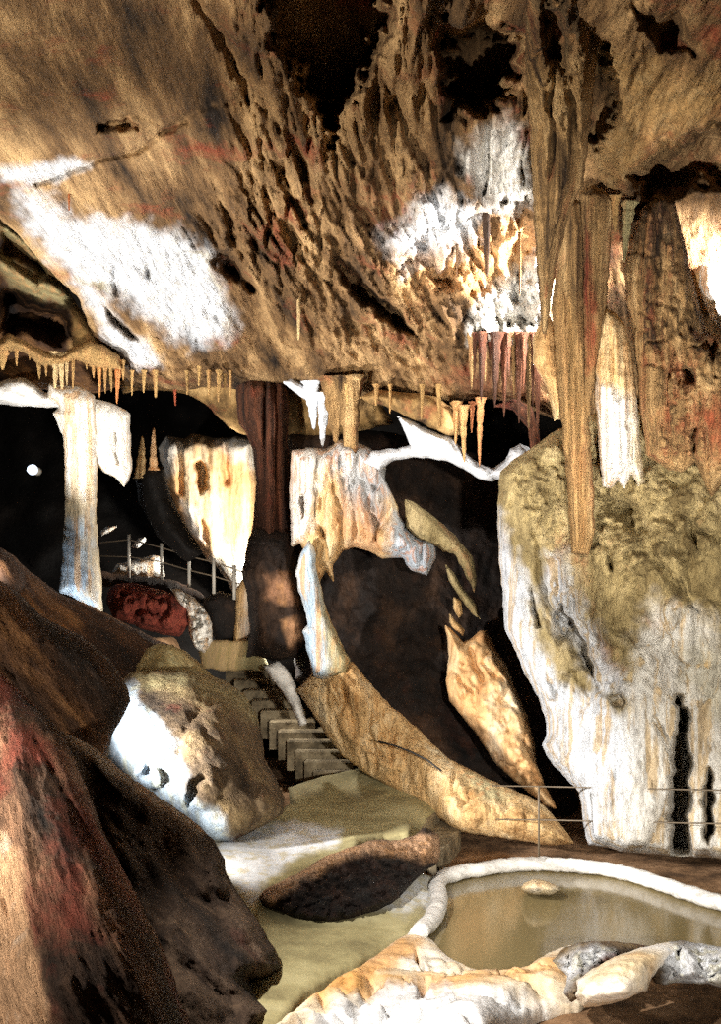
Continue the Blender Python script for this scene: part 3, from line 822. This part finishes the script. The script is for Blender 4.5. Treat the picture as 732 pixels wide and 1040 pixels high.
o = slab('pale_stalagmite', [(240, 600), (246, 588), (251, 590), (256, 604), (258, 622), (257, 640), (250, 656), (246, 668), (236, 668), (238, 640)], 17.5, M_flow, bulge=.2, w=9, thick=.2, step=1.5, seed=30, noise=[(.05, (4, 3, 1), 'r')],
         crust_tones=[([(250, 600), (262, 600), (262, 670), (246, 670)], WHT, 6, .8)])
tag(o, 'cream stalagmite at the head of the stairs, left of the dark column', 'stalagmite')

# railing
rl = thing('railing', 'iron railing with pale posts and thin rails in front of the orange curtain', 'railing', at(170, 588, 17.7))
posts = [(131, 543, 584), (164, 552, 586), (192, 561, 594), (217, 567, 600), (238, 574, 606)]
tops = []
for (px, a, b) in posts:
    Y = 17.6
    tube('post', [at(px, b + 3, Y), at(px, (a + b) / 2, Y), at(px, a, Y)], .028, M_iron, rl, 8)
    tops.append((px, a, b, Y))
for fr_ in (.12, .55):
    tube('rail', [at(96, 548 + 30 * fr_, 17.6)] + [at(px, a + (b - a) * fr_, Y) for (px, a, b, Y) in tops] + [at(258, 583 + 26 * fr_, 17.6)], .012, M_wire, rl, 6)

# ================================================================== CENTRE
c = thing('dark_column', 'dark red-brown fluted column in the middle, above the stairs', 'column', at(275, 665, 16.4))
slab('shaft', [(238, 385), (255, 378), (275, 380), (290, 386), (293, 410), (292, 450), (295, 490), (297, 550), (300, 570), (250, 570), (256, 540), (260, 500), (258, 460), (250, 440), (242, 430)], 16.3, M_reds, bulge=.45, w=24, thick=.4, step=1.7, seed=31, parent=c,
     noise=[(.2, (4.5, 2, .25), 'r'), (.06, (12, 4, 1), 'r'), (.25, (3.5, 2, .15), 'c')])
slab('base', [(252, 548), (258, 535), (294, 540), (300, 552), (308, 590), (312, 630), (314, 650), (300, 668), (276, 672), (262, 666), (250, 668), (254, 640), (250, 600), (246, 580)], 16.0, M_dark, bulge=.5, w=24, thick=.4, step=1.7, seed=32, parent=c,
     noise=[(.2, (2, 2, 1.2), 'r'), (.07, 5, 'r')], crust_tones=[([(268, 585), (290, 585), (300, 610), (288, 612), (272, 606)], (190, 140, 105), 6, .8), ([(286, 630), (300, 628), (306, 645), (295, 655)], (200, 150, 110), 5, .8)])

for k, (px, a, b, w_, Y, cc, lb) in enumerate([(318, 388, 436, 16, 15.6, CAL, 'pale blue-white stalactite, nearest right of the dark column top'), (328, 400, 454, 14, 15.5, CAL, 'pale blue-white stalactite, the longer and lower of the two beside the dark column'),
                                              (340, 384, 450, 24, 15.1, None, 'brown stalactite left in the pair above the cream curtain'), (356, 384, 480, 28, 14.95, None, 'longer brown stalactite right in the pair above the cream curtain')]):
    spike('stalactite', px, a, b, w_, Y, M_stal if cc is None else M_terr, lb, 'stalactite', 'stalactites right of the dark column', seed=40 + k, crust=cc)
o = slab('white_lip', [(286, 388), (296, 384), (310, 392), (322, 396), (336, 402), (330, 416), (318, 412), (304, 402)], 15.7, M_terr, bulge=.12, w=8, thick=.2, step=1.6, seed=33, noise=[(.04, 5, 'r')], crust_tones=[([(270, 370), (350, 370), (350, 430), (270, 430)], CAL, 4, 1)])
tag(o, 'pale calcite lip on the ceiling edge right of the dark column', 'flowstone')

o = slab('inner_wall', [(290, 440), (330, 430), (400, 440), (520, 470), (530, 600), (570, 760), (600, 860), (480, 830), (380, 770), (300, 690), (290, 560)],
         [(300, 480, 17.2), (500, 480, 18.0), (530, 700, 17.2), (380, 640, 16.6), (560, 820, 15.2), (400, 740, 15.8)], M_dark, bulge=.3, w=20, thick=.8, step=2.5, seed=34,  # very dark rock colour stands in for the hollow's shade
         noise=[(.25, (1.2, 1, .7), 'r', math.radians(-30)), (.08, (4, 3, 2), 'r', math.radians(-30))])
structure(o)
o.name = 'wall_inner'
o.data.name = 'wall_inner'

o = slab('cream_curtain', [(296, 458), (312, 455), (330, 456), (345, 446), (360, 448), (376, 456), (393, 468), (391, 486), (402, 512), (412, 538), (425, 547), (441, 551), (443, 566), (434, 584), (418, 580), (408, 566), (400, 567), (388, 568), (375, 560), (360, 556), (348, 560),
                          (338, 574), (338, 592), (330, 580), (322, 600), (312, 575), (305, 552), (296, 556), (294, 500)], 15.3, M_flow, bulge=.4, w=18, thick=.4, step=1.6, seed=35,
         noise=[(.16, (3.0, 2, .8), 'r'), (.06, (9, 3, 1.2), 'r'), (.2, (2.2, 1.5, .7), 'c')],
         pits=[([(302, 505), (310, 500), (312, 518), (306, 528)], .4, 4), ([(322, 528), (332, 536), (332, 548), (324, 546)], .4, 5), ([(378, 520), (384, 530), (384, 552), (380, 548)], .3, 4), ([(376, 492), (388, 488), (388, 500), (378, 500)], .3, 4), ([(380, 462), (394, 462), (392, 474), (382, 472)], .3, 5)],
         crust_tones=[([(290, 440), (330, 445), (322, 500), (312, 548), (290, 560)], WHT, 10, .95), ([(326, 455), (398, 445), (400, 500), (380, 530), (350, 510), (335, 480)], (206, 210, 214), 14, .9), ([(400, 520), (450, 540), (450, 590), (412, 585), (396, 560)], (206, 216, 226), 8, 1),
                 ([(345, 500), (380, 520), (390, 570), (350, 560), (340, 520)], PEA, 10, .7)])
tag(o, 'cream and grey-white flowstone curtain hanging right of the dark column', 'flowstone')
o = slab('blue_drapery', [(314, 548), (305, 562), (300, 582), (303, 600), (309, 618), (312, 634), (307, 642), (311, 656), (315, 672), (317, 688), (330, 690), (350, 684), (356, 672), (346, 652), (336, 632), (328, 606), (322, 582), (320, 556)], 14.7, M_calc, bulge=.2, w=11, thick=.25, step=1.5, seed=36,
         noise=[(.05, (5, 3, 1), 'r')], crust_tones=[([(290, 540), (318, 540), (324, 600), (334, 650), (328, 700), (300, 700)], (186, 208, 226), 7, 1), ([(322, 560), (345, 620), (370, 690), (336, 690), (326, 620)], OLV, 7, .9), ([(296, 560), (304, 560), (306, 600), (312, 640), (304, 640)], WHT, 4, .9)])
tag(o, 'narrow pale blue calcite drapery standing at the right of the stairs', 'flowstone')

o = slab('cream_rock_slope', [(300, 700), (312, 690), (322, 680), (345, 672), (358, 672), (374, 692), (396, 716), (424, 740), (452, 768), (474, 780), (500, 793), (522, 802), (544, 812), (558, 824), (572, 840), (584, 857), (560, 859), (500, 850), (470, 846), (446, 832), (422, 812), (398, 800), (372, 786), (348, 768), (332, 748), (320, 728)],
         [(310, 690, 15.2), (358, 672, 14.9), (450, 768, 13.8), (540, 825, 12.9), (560, 855, 12.6), (460, 842, 13.0), (350, 765, 15.0)], M_flow, bulge=.3, w=30, thick=.7, step=1.6, seed=37,
         noise=[(.16, (2.2, 1.5, .6), 'r', math.radians(12)), (.07, (6, 3, 1.2), 'r'), (.03, (14, 5, 2), 'r'), (.12, (1.6, 1, .8), 'c', .3)], areas=[([(300, 670), (400, 690), (400, 790), (300, 760)], 16, [(.3, (3.2, 2, .9), 'r', math.radians(14)), (.25, (3, 2, .8), 'c', .25)])],
         grooves=[([(345, 690), (352, 720), (360, 745)], 4, .25), ([(326, 690), (336, 730)], 4, .2), ([(398, 756), (404, 780), (410, 800)], 10, .12)],
         crust_tones=[([(455, 775), (500, 790), (520, 808), (505, 815), (475, 800)], (214, 206, 160), 8, .8)])
tag(o, 'long cream flowstone slope descending from the stairs to behind the pool', 'flowstone')
o = slab('orange_rock_fin', [(452, 634), (460, 640), (470, 652), (478, 648), (488, 640), (494, 640), (503, 658), (512, 672), (524, 700), (535, 726), (541, 750), (545, 775), (553, 797), (566, 822), (552, 818), (530, 800), (505, 778), (488, 752), (470, 728), (456, 712), (452, 690), (456, 668)],
         [(455, 640, 15.8), (500, 650, 15.8), (560, 818, 13.8), (470, 728, 15.0)], M_oran, bulge=.22, w=16, thick=.4, step=1.5, seed=38, noise=[(.14, (2.6, 2, .6), 'r', math.radians(15)), (.06, (8, 3, 1.2), 'r'), (.12, (2, 2, .8), 'c', .3)],
         grooves=[([(480, 660), (484, 680), (492, 690)], 3, .2), ([(458, 715), (490, 745), (520, 785)], 6, .2)], crust_tones=[([(440, 690), (470, 720), (500, 750), (540, 800), (510, 790), (460, 730)], (110, 78, 48), 8, .8)])
tag(o, 'orange lit rock fin standing in the dark hollow behind the cream slope', 'rock')
o = slab('olive_rock_spur', [(411, 506), (424, 512), (440, 524), (454, 536), (470, 552), (480, 566), (484, 585), (482, 602), (476, 590), (468, 574), (460, 562), (450, 560), (440, 553), (424, 548), (412, 536)], 15.2, M_wall, bulge=.25, w=10, thick=.3, step=1.6, seed=39, noise=[(.06, (4, 3, 2), 'r')])
tag(o, 'olive rock spur arching over the dark hollow beside the cream curtain', 'rock')
for k, (pl, lb) in enumerate([([(452, 572), (462, 584), (472, 600), (484, 615), (488, 630), (478, 622), (466, 606), (456, 590)], 'grey-brown leaf of rock under the olive spur, uppermost of three in the hollow'),
                              ([(460, 606), (468, 610), (470, 624), (466, 628), (460, 618)], 'small cream chip of rock in the dark hollow, middle of three'),
                              ([(456, 622), (464, 632), (472, 640), (470, 646), (462, 640), (456, 632)], 'small cream chip of rock just above the orange fin')]):
    o = slab('rock_shard', pl, 15.8, M_flow if k else M_wall, bulge=.1, w=5, thick=.15, step=1.3, seed=41 + k, noise=[(.03, 5, 'r')], rough=.6)
    tag(o, lb, 'rock')

o = slab('white_flowstone_ledge', [(368, 470), (378, 458), (392, 456), (404, 456), (416, 452), (412, 440), (402, 422), (414, 426), (430, 434), (446, 440), (458, 444), (466, 452), (474, 462), (486, 470), (500, 476), (512, 468), (518, 456), (528, 450), (538, 456), (541, 470), (530, 480), (514, 486),
                                   (500, 489), (486, 486), (470, 476), (455, 468), (440, 466), (420, 464), (400, 468), (385, 478)], 14.9, M_terr, bulge=.25, w=10, thick=.4, step=1.5, seed=44, noise=[(.07, 4, 'r')],
         crust_tones=[([(360, 410), (550, 410), (550, 495), (360, 495)], CAL, 5, 1)], bumps=[(491, 476, 6, 6, 0, .1)])
tag(o, 'ragged white calcite ledge under the ceiling lip, above the black hole', 'ledge')
o = slab('brown_lip', [(365, 404), (380, 396), (410, 398), (440, 402), (458, 412), (468, 428), (470, 442), (456, 442), (440, 436), (424, 428), (406, 420), (392, 412), (376, 410)], 14.8, M_ceilr, bulge=.25, w=10, thick=.5, step=1.7, seed=45, noise=[(.07, (3, 3, 3), 'r')])
tag(o, 'brown rock lip of the ceiling just above the white calcite ledge', 'rock')
for k, (px, a, b, w_, Y, cc) in enumerate([(463, 408, 452, 8, 14.5, (222, 170, 110)), (471, 412, 470, 9, 14.45, (226, 176, 116)), (479, 408, 440, 6, 14.5, (206, 130, 86)), (487, 404, 474, 8, 14.4, (216, 150, 100))]):
    spike('stalactite', px, a, b, w_, Y, M_stal, 'orange-tan stalactite, %s from the left of four hanging before the white ledge' % ORD[k], 'stalactite', 'orange stalactites before the white ledge', seed=50 + k, crust=cc)
for k in range(15):
    px = 478 + k * 4.9 + random.Random(k).uniform(-1, 1)
    b = [396, 378, 408, 388, 366, 414, 392, 424, 384, 404, 430, 398, 436, 412, 442][k]
    spike('stalactite', px, 338, b, [7, 5, 9, 5, 6, 10, 6, 8, 5, 7, 9, 6, 8, 6, 9][k], 13.7 - (k % 3) * .1, M_reds if k % 3 else M_stal, 'reddish brown stalactite, %s from the left in the fringe below the white niche' % ORD[k], 'stalactite', 'fringe of stalactites below the white niche', seed=60 + k, blunt=.1)
o = slab('dark_hollow_rim', [(500, 412), (520, 405), (540, 412), (548, 440), (550, 475), (538, 490), (520, 492), (541, 470), (538, 456), (536, 435), (520, 416)], 14.2, M_reds, bulge=.2, w=9, thick=.4, step=1.8, seed=46, noise=[(.08, 4, 'r')])
tag(o, 'reddish rim of rock curving right of the small dark hollow', 'rock')

# hair-thin stalactites of the ceiling
for k, (px, a, b, w_, Y, cc, lb) in enumerate([(70, 176, 214, 3.5, 12.2, (214, 130, 80), 'thin orange stalactite under the white ceiling shelf at upper left'), (303, 298, 346, 4.5, 14.0, CRM, 'thin cream stalactite hanging alone in the middle of the ceiling'),
                                              (494, 206, 280, 9, 12.6, (70, 50, 36), 'dark brown stalactite hanging between the two upper white niche patches'), (528, 236, 300, 3, 12.8, (90, 64, 44), 'hair-thin dark stalactite in front of the brightest white niche'),
                                              (464, 248, 280, 2.5, 13.0, (80, 60, 40), 'very short thin dark stalactite left in the niche'), (178, 396, 412, 3, 15.6, (180, 90, 60), 'tiny reddish stalactite under the ceiling lip, right of the white column'),
                                              (202, 372, 392, 4, 15.2, TAN, 'small tan stalactite on the ceiling lip left of the dark column'), (228, 380, 396, 4, 15.4, TAN, 'small tan stalactite on the ceiling lip, close to the dark column')]):
    spike('stalactite', px, a, b, w_, Y, M_stal, lb, 'stalactite', seed=80 + k, crust=cc, blunt=.35)

for k, (px, b) in enumerate([(134, 402), (146, 399), (158, 404), (190, 401), (212, 402), (222, 408), (234, 404), (352, 412), (382, 412), (396, 420), (428, 426), (446, 434)]):
    spike('stalactite', px, 376 + (px > 340) * 14, b, 3.5 + k % 3, 15.3 if px < 340 else 14.5, M_stal, 'tiny drip stalactite on the long ceiling lip, %s from the left' % ORD[k], 'stalactite', 'tiny stalactites along the ceiling lip', seed=100 + k, crust=TAN, blunt=.3)

# ================================================================== GREAT STALACTITES, RIGHT
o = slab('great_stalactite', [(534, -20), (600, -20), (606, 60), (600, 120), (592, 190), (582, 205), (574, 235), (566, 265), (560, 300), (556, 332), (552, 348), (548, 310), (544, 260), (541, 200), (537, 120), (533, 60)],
         [(560, -20, 9.0), (560, 60, 9.8), (560, 140, 10.3), (555, 345, 10.5)], M_stal, bulge=.4, w=28, thick=.4, step=1.7, seed=47, noise=[(.22, (4.2, 2, .22), 'r'), (.07, (14, 4, 1), 'r'), (.22, (3.2, 1.5, .12), 'c')], pits=[([(545, 10), (570, 0), (578, 40), (572, 66), (548, 66)], .4, 10)],
         grooves=[([(580, 80), (584, 140), (584, 190)], 5, .25)], crust_tones=[([(530, -30), (610, -30), (610, 60), (535, 64)], (40, 30, 22), 16, .7)])  # dark tone paints shade onto the top of the stalactite
tag(o, 'tallest dark-topped fluted stalactite hanging from the upper ceiling at right', 'stalactite')
c = thing('twin_column', 'tan and red double fluted column reaching from ceiling to the right wall', 'column', at(590, 555, 11.9))
slab('shaft', [(566, 208), (578, 200), (590, 206), (593, 240), (593, 300), (594, 360), (598, 420), (602, 480), (604, 540), (598, 564), (580, 562), (576, 500), (571, 440), (566, 390), (562, 340), (560, 312), (565, 270)], 11.75, M_stal, bulge=.22, w=13, thick=.25, step=1.6, seed=48, parent=c,
     noise=[(.12, (6, 2, .3), 'r'), (.05, (16, 4, 1), 'r'), (.14, (5, 2, .2), 'c')], crust_tones=[([(560, 300), (585, 300), (592, 420), (600, 570), (576, 570), (566, 400)], (214, 170, 110), 8, .6)])
slab('shaft', [(588, 196), (600, 188), (614, 194), (622, 204), (620, 240), (617, 300), (614, 345), (606, 372), (600, 420), (594, 430), (592, 380), (592, 320), (591, 250)], 11.7, M_stal, bulge=.25, w=14, thick=.25, step=1.6, seed=49, parent=c,
     noise=[(.13, (6, 2, .3), 'r'), (.05, (16, 4, 1), 'r'), (.14, (5, 2, .2), 'c')], crust_tones=[([(596, 230), (602, 300), (606, 370), (596, 380), (592, 300)], (166, 70, 48), 5, .8)])
o = slab('white_stalactite', [(608, 330), (614, 312), (624, 318), (634, 330), (642, 360), (646, 400), (650, 450), (655, 490), (648, 494), (642, 480), (634, 496), (627, 488), (620, 496), (612, 494), (608, 460), (606, 430), (603, 400), (605, 370)], 11.65, M_calc, bulge=.26, w=18, thick=.3, step=1.5, seed=51,
         noise=[(.12, (6, 2, .3), 'r'), (.06, (5, 4, 6), 'r'), (.10, (5, 2, .3), 'c')], grooves=[([(640, 432), (642, 490)], 2.5, .15)],
         crust_tones=[([(600, 300), (660, 300), (660, 410), (600, 400)], CRM, 14, .9), ([(600, 385), (640, 405), (645, 500), (605, 500)], WHT, 10, 1)])
tag(o, 'white-ended stalactite with ragged tips right of the double column', 'stalactite')
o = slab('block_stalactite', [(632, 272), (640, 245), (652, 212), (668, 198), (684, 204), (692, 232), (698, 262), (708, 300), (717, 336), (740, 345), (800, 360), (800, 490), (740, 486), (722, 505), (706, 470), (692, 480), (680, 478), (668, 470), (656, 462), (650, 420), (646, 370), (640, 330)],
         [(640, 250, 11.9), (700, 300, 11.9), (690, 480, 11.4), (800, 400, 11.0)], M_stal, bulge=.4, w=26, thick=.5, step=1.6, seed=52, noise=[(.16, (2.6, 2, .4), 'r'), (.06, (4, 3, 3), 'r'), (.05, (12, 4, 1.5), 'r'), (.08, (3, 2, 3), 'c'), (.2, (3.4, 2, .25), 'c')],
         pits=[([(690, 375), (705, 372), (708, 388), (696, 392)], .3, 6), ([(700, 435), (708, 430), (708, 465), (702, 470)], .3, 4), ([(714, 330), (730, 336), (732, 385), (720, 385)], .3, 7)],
         crust_tones=[([(640, 200), (710, 190), (712, 290), (680, 260), (650, 270)], (48, 34, 24), 16, .75)])  # dark rock tone on the block's top, shade painted in with it
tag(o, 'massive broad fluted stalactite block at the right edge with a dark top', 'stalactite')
o = slab('dripstone', [(541, 345), (548, 326), (556, 318), (564, 334), (568, 365), (574, 400), (572, 425), (562, 428), (556, 395), (548, 380), (541, 368)], 12.0, M_flow, bulge=.22, w=14, thick=.3, step=1.6, seed=53, noise=[(.06, 5, 'r')])
tag(o, 'rounded orange knob of dripstone left of the double column', 'dripstone')
spike('stalactite', 624, 200, 236, 10, 11.7, M_stal, 'short tan stalactite close right of the double column top', 'stalactite', seed=91, crust=TAN)
spike('stalactite', 638, 206, 266, 13, 11.7, M_stal, 'pale pointed stalactite hanging before the dark arch at right', 'stalactite', seed=92, crust=OLV, lean=-4)
o = slab('white_rock_face', [(694, 232), (702, 218), (716, 208), (740, 205), (800, 210), (800, 360), (736, 335), (722, 325), (712, 300), (704, 270)], 12.8, M_calc, bulge=.3, w=14, thick=.5, step=2, seed=55, noise=[(.06, 3, 'r')], crust_tones=[([(680, 190), (820, 190), (820, 380), (680, 380)], WHT, 5, 1)])
tag(o, 'glaring white rock face at the right edge behind the broad block', 'rock')

# ================================================================== POOL AND FRONT
pl = thing('pool', 'still brown pool held by a white rim in front of the right wall', 'pool', tuple(g_at(580, 930, .05)))
WZ = .05
pts = densify(pool_px, 6, .6, 3)
ring = [g_at(px, py, WZ) for px, py in pts]
cen = np.mean(ring, 0)
ring = [cen + (p - cen) * 1.03 for p in ring]
n = len(ring)
V = [(p[0], p[1], WZ) for p in ring] + [(p[0], p[1], WZ - .06) for p in ring]
Fc = [tuple(range(n)), tuple(range(2 * n - 1, n - 1, -1))] + [(k, (k + 1) % n, n + (k + 1) % n, n + k) for k in range(n)]
mw = bpy.data.materials.new('pool_water')
mw.use_nodes = True
nt = mw.node_tree
b = nt.nodes['Principled BSDF']
b.inputs['Base Color'].default_value = (*lin((128, 114, 80)), 1)
b.inputs['Roughness'].default_value = .12
b.inputs['Specular IOR Level'].default_value = .5
b.inputs['IOR'].default_value = 1.33
nn = nt.nodes.new('ShaderNodeTexNoise')
nn.inputs['Scale'].default_value = 5
bb = nt.nodes.new('ShaderNodeBump')
bb.inputs['Strength'].default_value = .06
bb.inputs['Distance'].default_value = .02
nt.links.new(nn.outputs[0], bb.inputs['Height'])
nt.links.new(bb.outputs[0], b.inputs['Normal'])
link('water', V, Fc, mw, pl, np.zeros((len(V), 4)), smooth=False)
rim_px = [(900, 952), (780, 932), (732, 917), (700, 908), (675, 899), (655, 892), (635, 887), (610, 882), (580, 879), (550, 877), (520, 878), (490, 882), (466, 886), (448, 892), (443, 900), (446, 912), (444, 924), (438, 935), (428, 944), (424, 950)]
rp = densify(rim_px, 5, .8, 7, closed=False)
tube('rim', [g_at(px, py, .13) for px, py in rp], .085, M_terr, pl, 10, .09, 5, .9, crust=(246, 244, 240))

o = slab('rimstone_terrace', [(262, 1060), (300, 1030), (340, 1000), (375, 980), (400, 960), (424, 947), (440, 960), (456, 976), (478, 988), (506, 992), (534, 985), (556, 972), (580, 964), (604, 975), (606, 1000), (588, 1022), (540, 1034), (480, 1060)],
         [(262, 1060, 7.15), (424, 947, 9.7), (480, 988, 8.78), (580, 964, 9.36), (606, 1000, 8.5), (480, 1060, 7.15), (375, 980, 8.75)], M_terr, bulge=.12, w=22, thick=.4, step=1.8, ground=True, seed=57,
         noise=[(.04, (1.2, 1.2, 1), 'f'), (.015, 6, 'r')],
         areas=[([(330, 1000), (600, 985), (610, 1060), (280, 1060)], 20, [(.05, (2.2, 2.2, 1), 'r'), (.12, (1.6, 2.4, 1), 'c')])],
         pits=[([(420, 975), (426, 985), (430, 998), (437, 1006), (430, 1006), (421, 996)], .25, 3), ([(408, 1010), (416, 1016), (420, 1022), (412, 1020)], .15, 2.5), ([(428, 1026), (450, 1026), (444, 1034), (432, 1036)], .15, 3)],
         crust_tones=[([(300, 1020), (360, 985), (400, 965), (425, 970), (420, 990), (380, 1010), (330, 1030)], (238, 178, 104), 9, .85), ([(430, 1010), (500, 1000), (580, 985), (590, 1000), (520, 1015), (450, 1022)], (236, 182, 116), 8, .8),
                 ([(330, 1040), (400, 1020), (520, 1022), (560, 1030), (480, 1060), (300, 1060)], CAL, 8, .8)])
tag(o, 'white and orange rimstone terrace in the foreground, holding the pool', 'rimstone')
o = slab('rimstone_boulder', [(583, 1010), (586, 995), (602, 984), (624, 972), (648, 963), (672, 957), (694, 958), (690, 972), (672, 982), (662, 992), (656, 1006), (638, 1014), (612, 1021), (592, 1024)], [(590, 1010, 7.75), (690, 960, 8.6), (640, 1010, 7.6)], M_terr, bulge=.28, w=18, thick=.3, step=1.5, seed=58,
         noise=[(.06, (2, 2, 4), 'r', .35), (.02, 8, 'r')], crust_tones=[([(590, 990), (650, 968), (664, 976), (640, 990), (606, 1004)], (238, 214, 170), 6, .7)])
tag(o, 'smooth white sloping rimstone boulder right of the terrace at the pool edge', 'rock')
o = slab('pitted_rock', [(560, 976), (574, 962), (596, 956), (620, 956), (646, 958), (664, 962), (650, 972), (620, 984), (600, 996), (592, 1010), (580, 1018), (572, 1010), (576, 992)], [(570, 980, 8.5), (660, 962, 8.7), (585, 1012, 7.8)], M_blob, bulge=.2, w=14, thick=.3, step=1.5, seed=59,
         noise=[(.12, 5, 'r'), (.06, 12, 'r'), (.14, 4, 'c')], crust_tones=[([(556, 980), (600, 960), (620, 965), (590, 990), (570, 1005)], CAL, 7, .8)])
tag(o, 'grey pitted rock at the near pool edge, between terrace and sloping boulder', 'rock')
o = slab('pitted_rock', [(655, 968), (672, 958), (690, 955), (710, 958), (760, 966), (800, 985), (800, 1010), (740, 1004), (716, 1000), (694, 998), (676, 1000), (664, 998), (660, 985)], [(660, 980, 8.3), (720, 960, 8.7), (780, 1000, 7.9)], M_blob, bulge=.2, w=14, thick=.3, step=1.6, seed=60,
         noise=[(.13, 4, 'r'), (.07, 10, 'r'), (.16, 4, 'c')], crust_tones=[([(670, 955), (800, 960), (800, 1010), (680, 1000)], CAL, 9, .8)])
tag(o, 'grey pitted rock at the near pool edge, in the lower right corner', 'rock')
o = slab('pool_stone', [(529, 903), (532, 897), (542, 893), (552, 894), (564, 899), (570, 904), (560, 909), (544, 909), (533, 907)], 10.75, M_calc, bulge=.25, w=9, thick=.3, step=1.3, seed=61, noise=[(.03, 6, 'r')], rough=.5, crust_tones=[([(520, 880), (580, 880), (580, 899), (550, 900), (540, 904), (520, 910)], CRM, 5, .7)])
tag(o, 'small cream stone rising out of the pool water', 'stone')

o = slab('earth_bank', [(262, 912), (270, 902), (285, 895), (305, 886), (330, 870), (355, 860), (380, 853), (405, 853), (420, 848), (432, 840), (446, 848), (448, 862), (444, 878), (432, 884), (420, 896), (405, 912), (385, 925), (360, 934), (335, 938), (310, 936), (285, 927), (268, 922)],
         [(262, 912, 10.1), (330, 870, 10.9), (420, 848, 11.4), (446, 870, 11.2), (335, 938, 9.75), (405, 912, 10.2)], M_lump, bulge=.25, w=14, thick=.5, step=1.6, seed=62, noise=[(.14, (5, 4, 3), 'r'), (.07, 10, 'r'), (.1, 4, 'c')],
         crust_tones=[([(262, 905), (300, 885), (350, 858), (410, 848), (446, 846), (448, 868), (430, 874), (400, 870), (370, 866), (330, 882), (300, 898), (275, 918)], (226, 180, 140), 7, 1)])  # pale crumbly rim, painted for the lit top edge
tag(o, 'dark crumbly earth bank with pale broken rim, in the middle of the path', 'rock')

for k, (pts, z0, z1, lb) in enumerate([([(413, 850), (430, 836), (447, 822), (425, 812), (392, 830)], -.1, .40, 'upper grey stone kerb block at the corner of the path'), ([(428, 862), (446, 868), (468, 842), (450, 832), (432, 842)], -.1, .26, 'lower grey stone kerb block beside the earth bank, at the pool')]):
    P = [g_at(px, py, z1)[:2] for px, py in pts]
    o = box('kerb_block', (P, z0, z1), M_step, None, .03)
    tag(o, lb, 'step')

# wires
wr_ = thing('wire_rail', 'thin wire rail stretched along the foot of the right wall', 'wire', tuple(g_at(600, 850, .05)))
for y0_, y1_ in ((798, 804), (832, 838)):
    tube('wire', [at(500, y0_, 12.6), at(560, y0_ + 1, 12.0), at(650, y0_ + 3, 11.5), at(800, y1_, 10.4)], .008, M_wire, wr_, 6)
for px in (547, 717):
    tube('post', [at(px, 870, 11.6), at(px, 830, 11.6), at(px, 798, 11.6)], .012, M_wire, wr_, 6)
o = tube('loose_cable', [at(384, 753, 13.6), at(400, 757, 13.5), at(418, 764, 13.4), at(434, 772, 13.2), at(448, 783, 13.0)], .012, plain('black_cable', (30, 26, 22), .6), None, 6)
tag(o, 'dark loose cable lying across the cream rock slope', 'cable')

for o in bpy.data.objects:
    if '_o' in o:
        del o['_o']
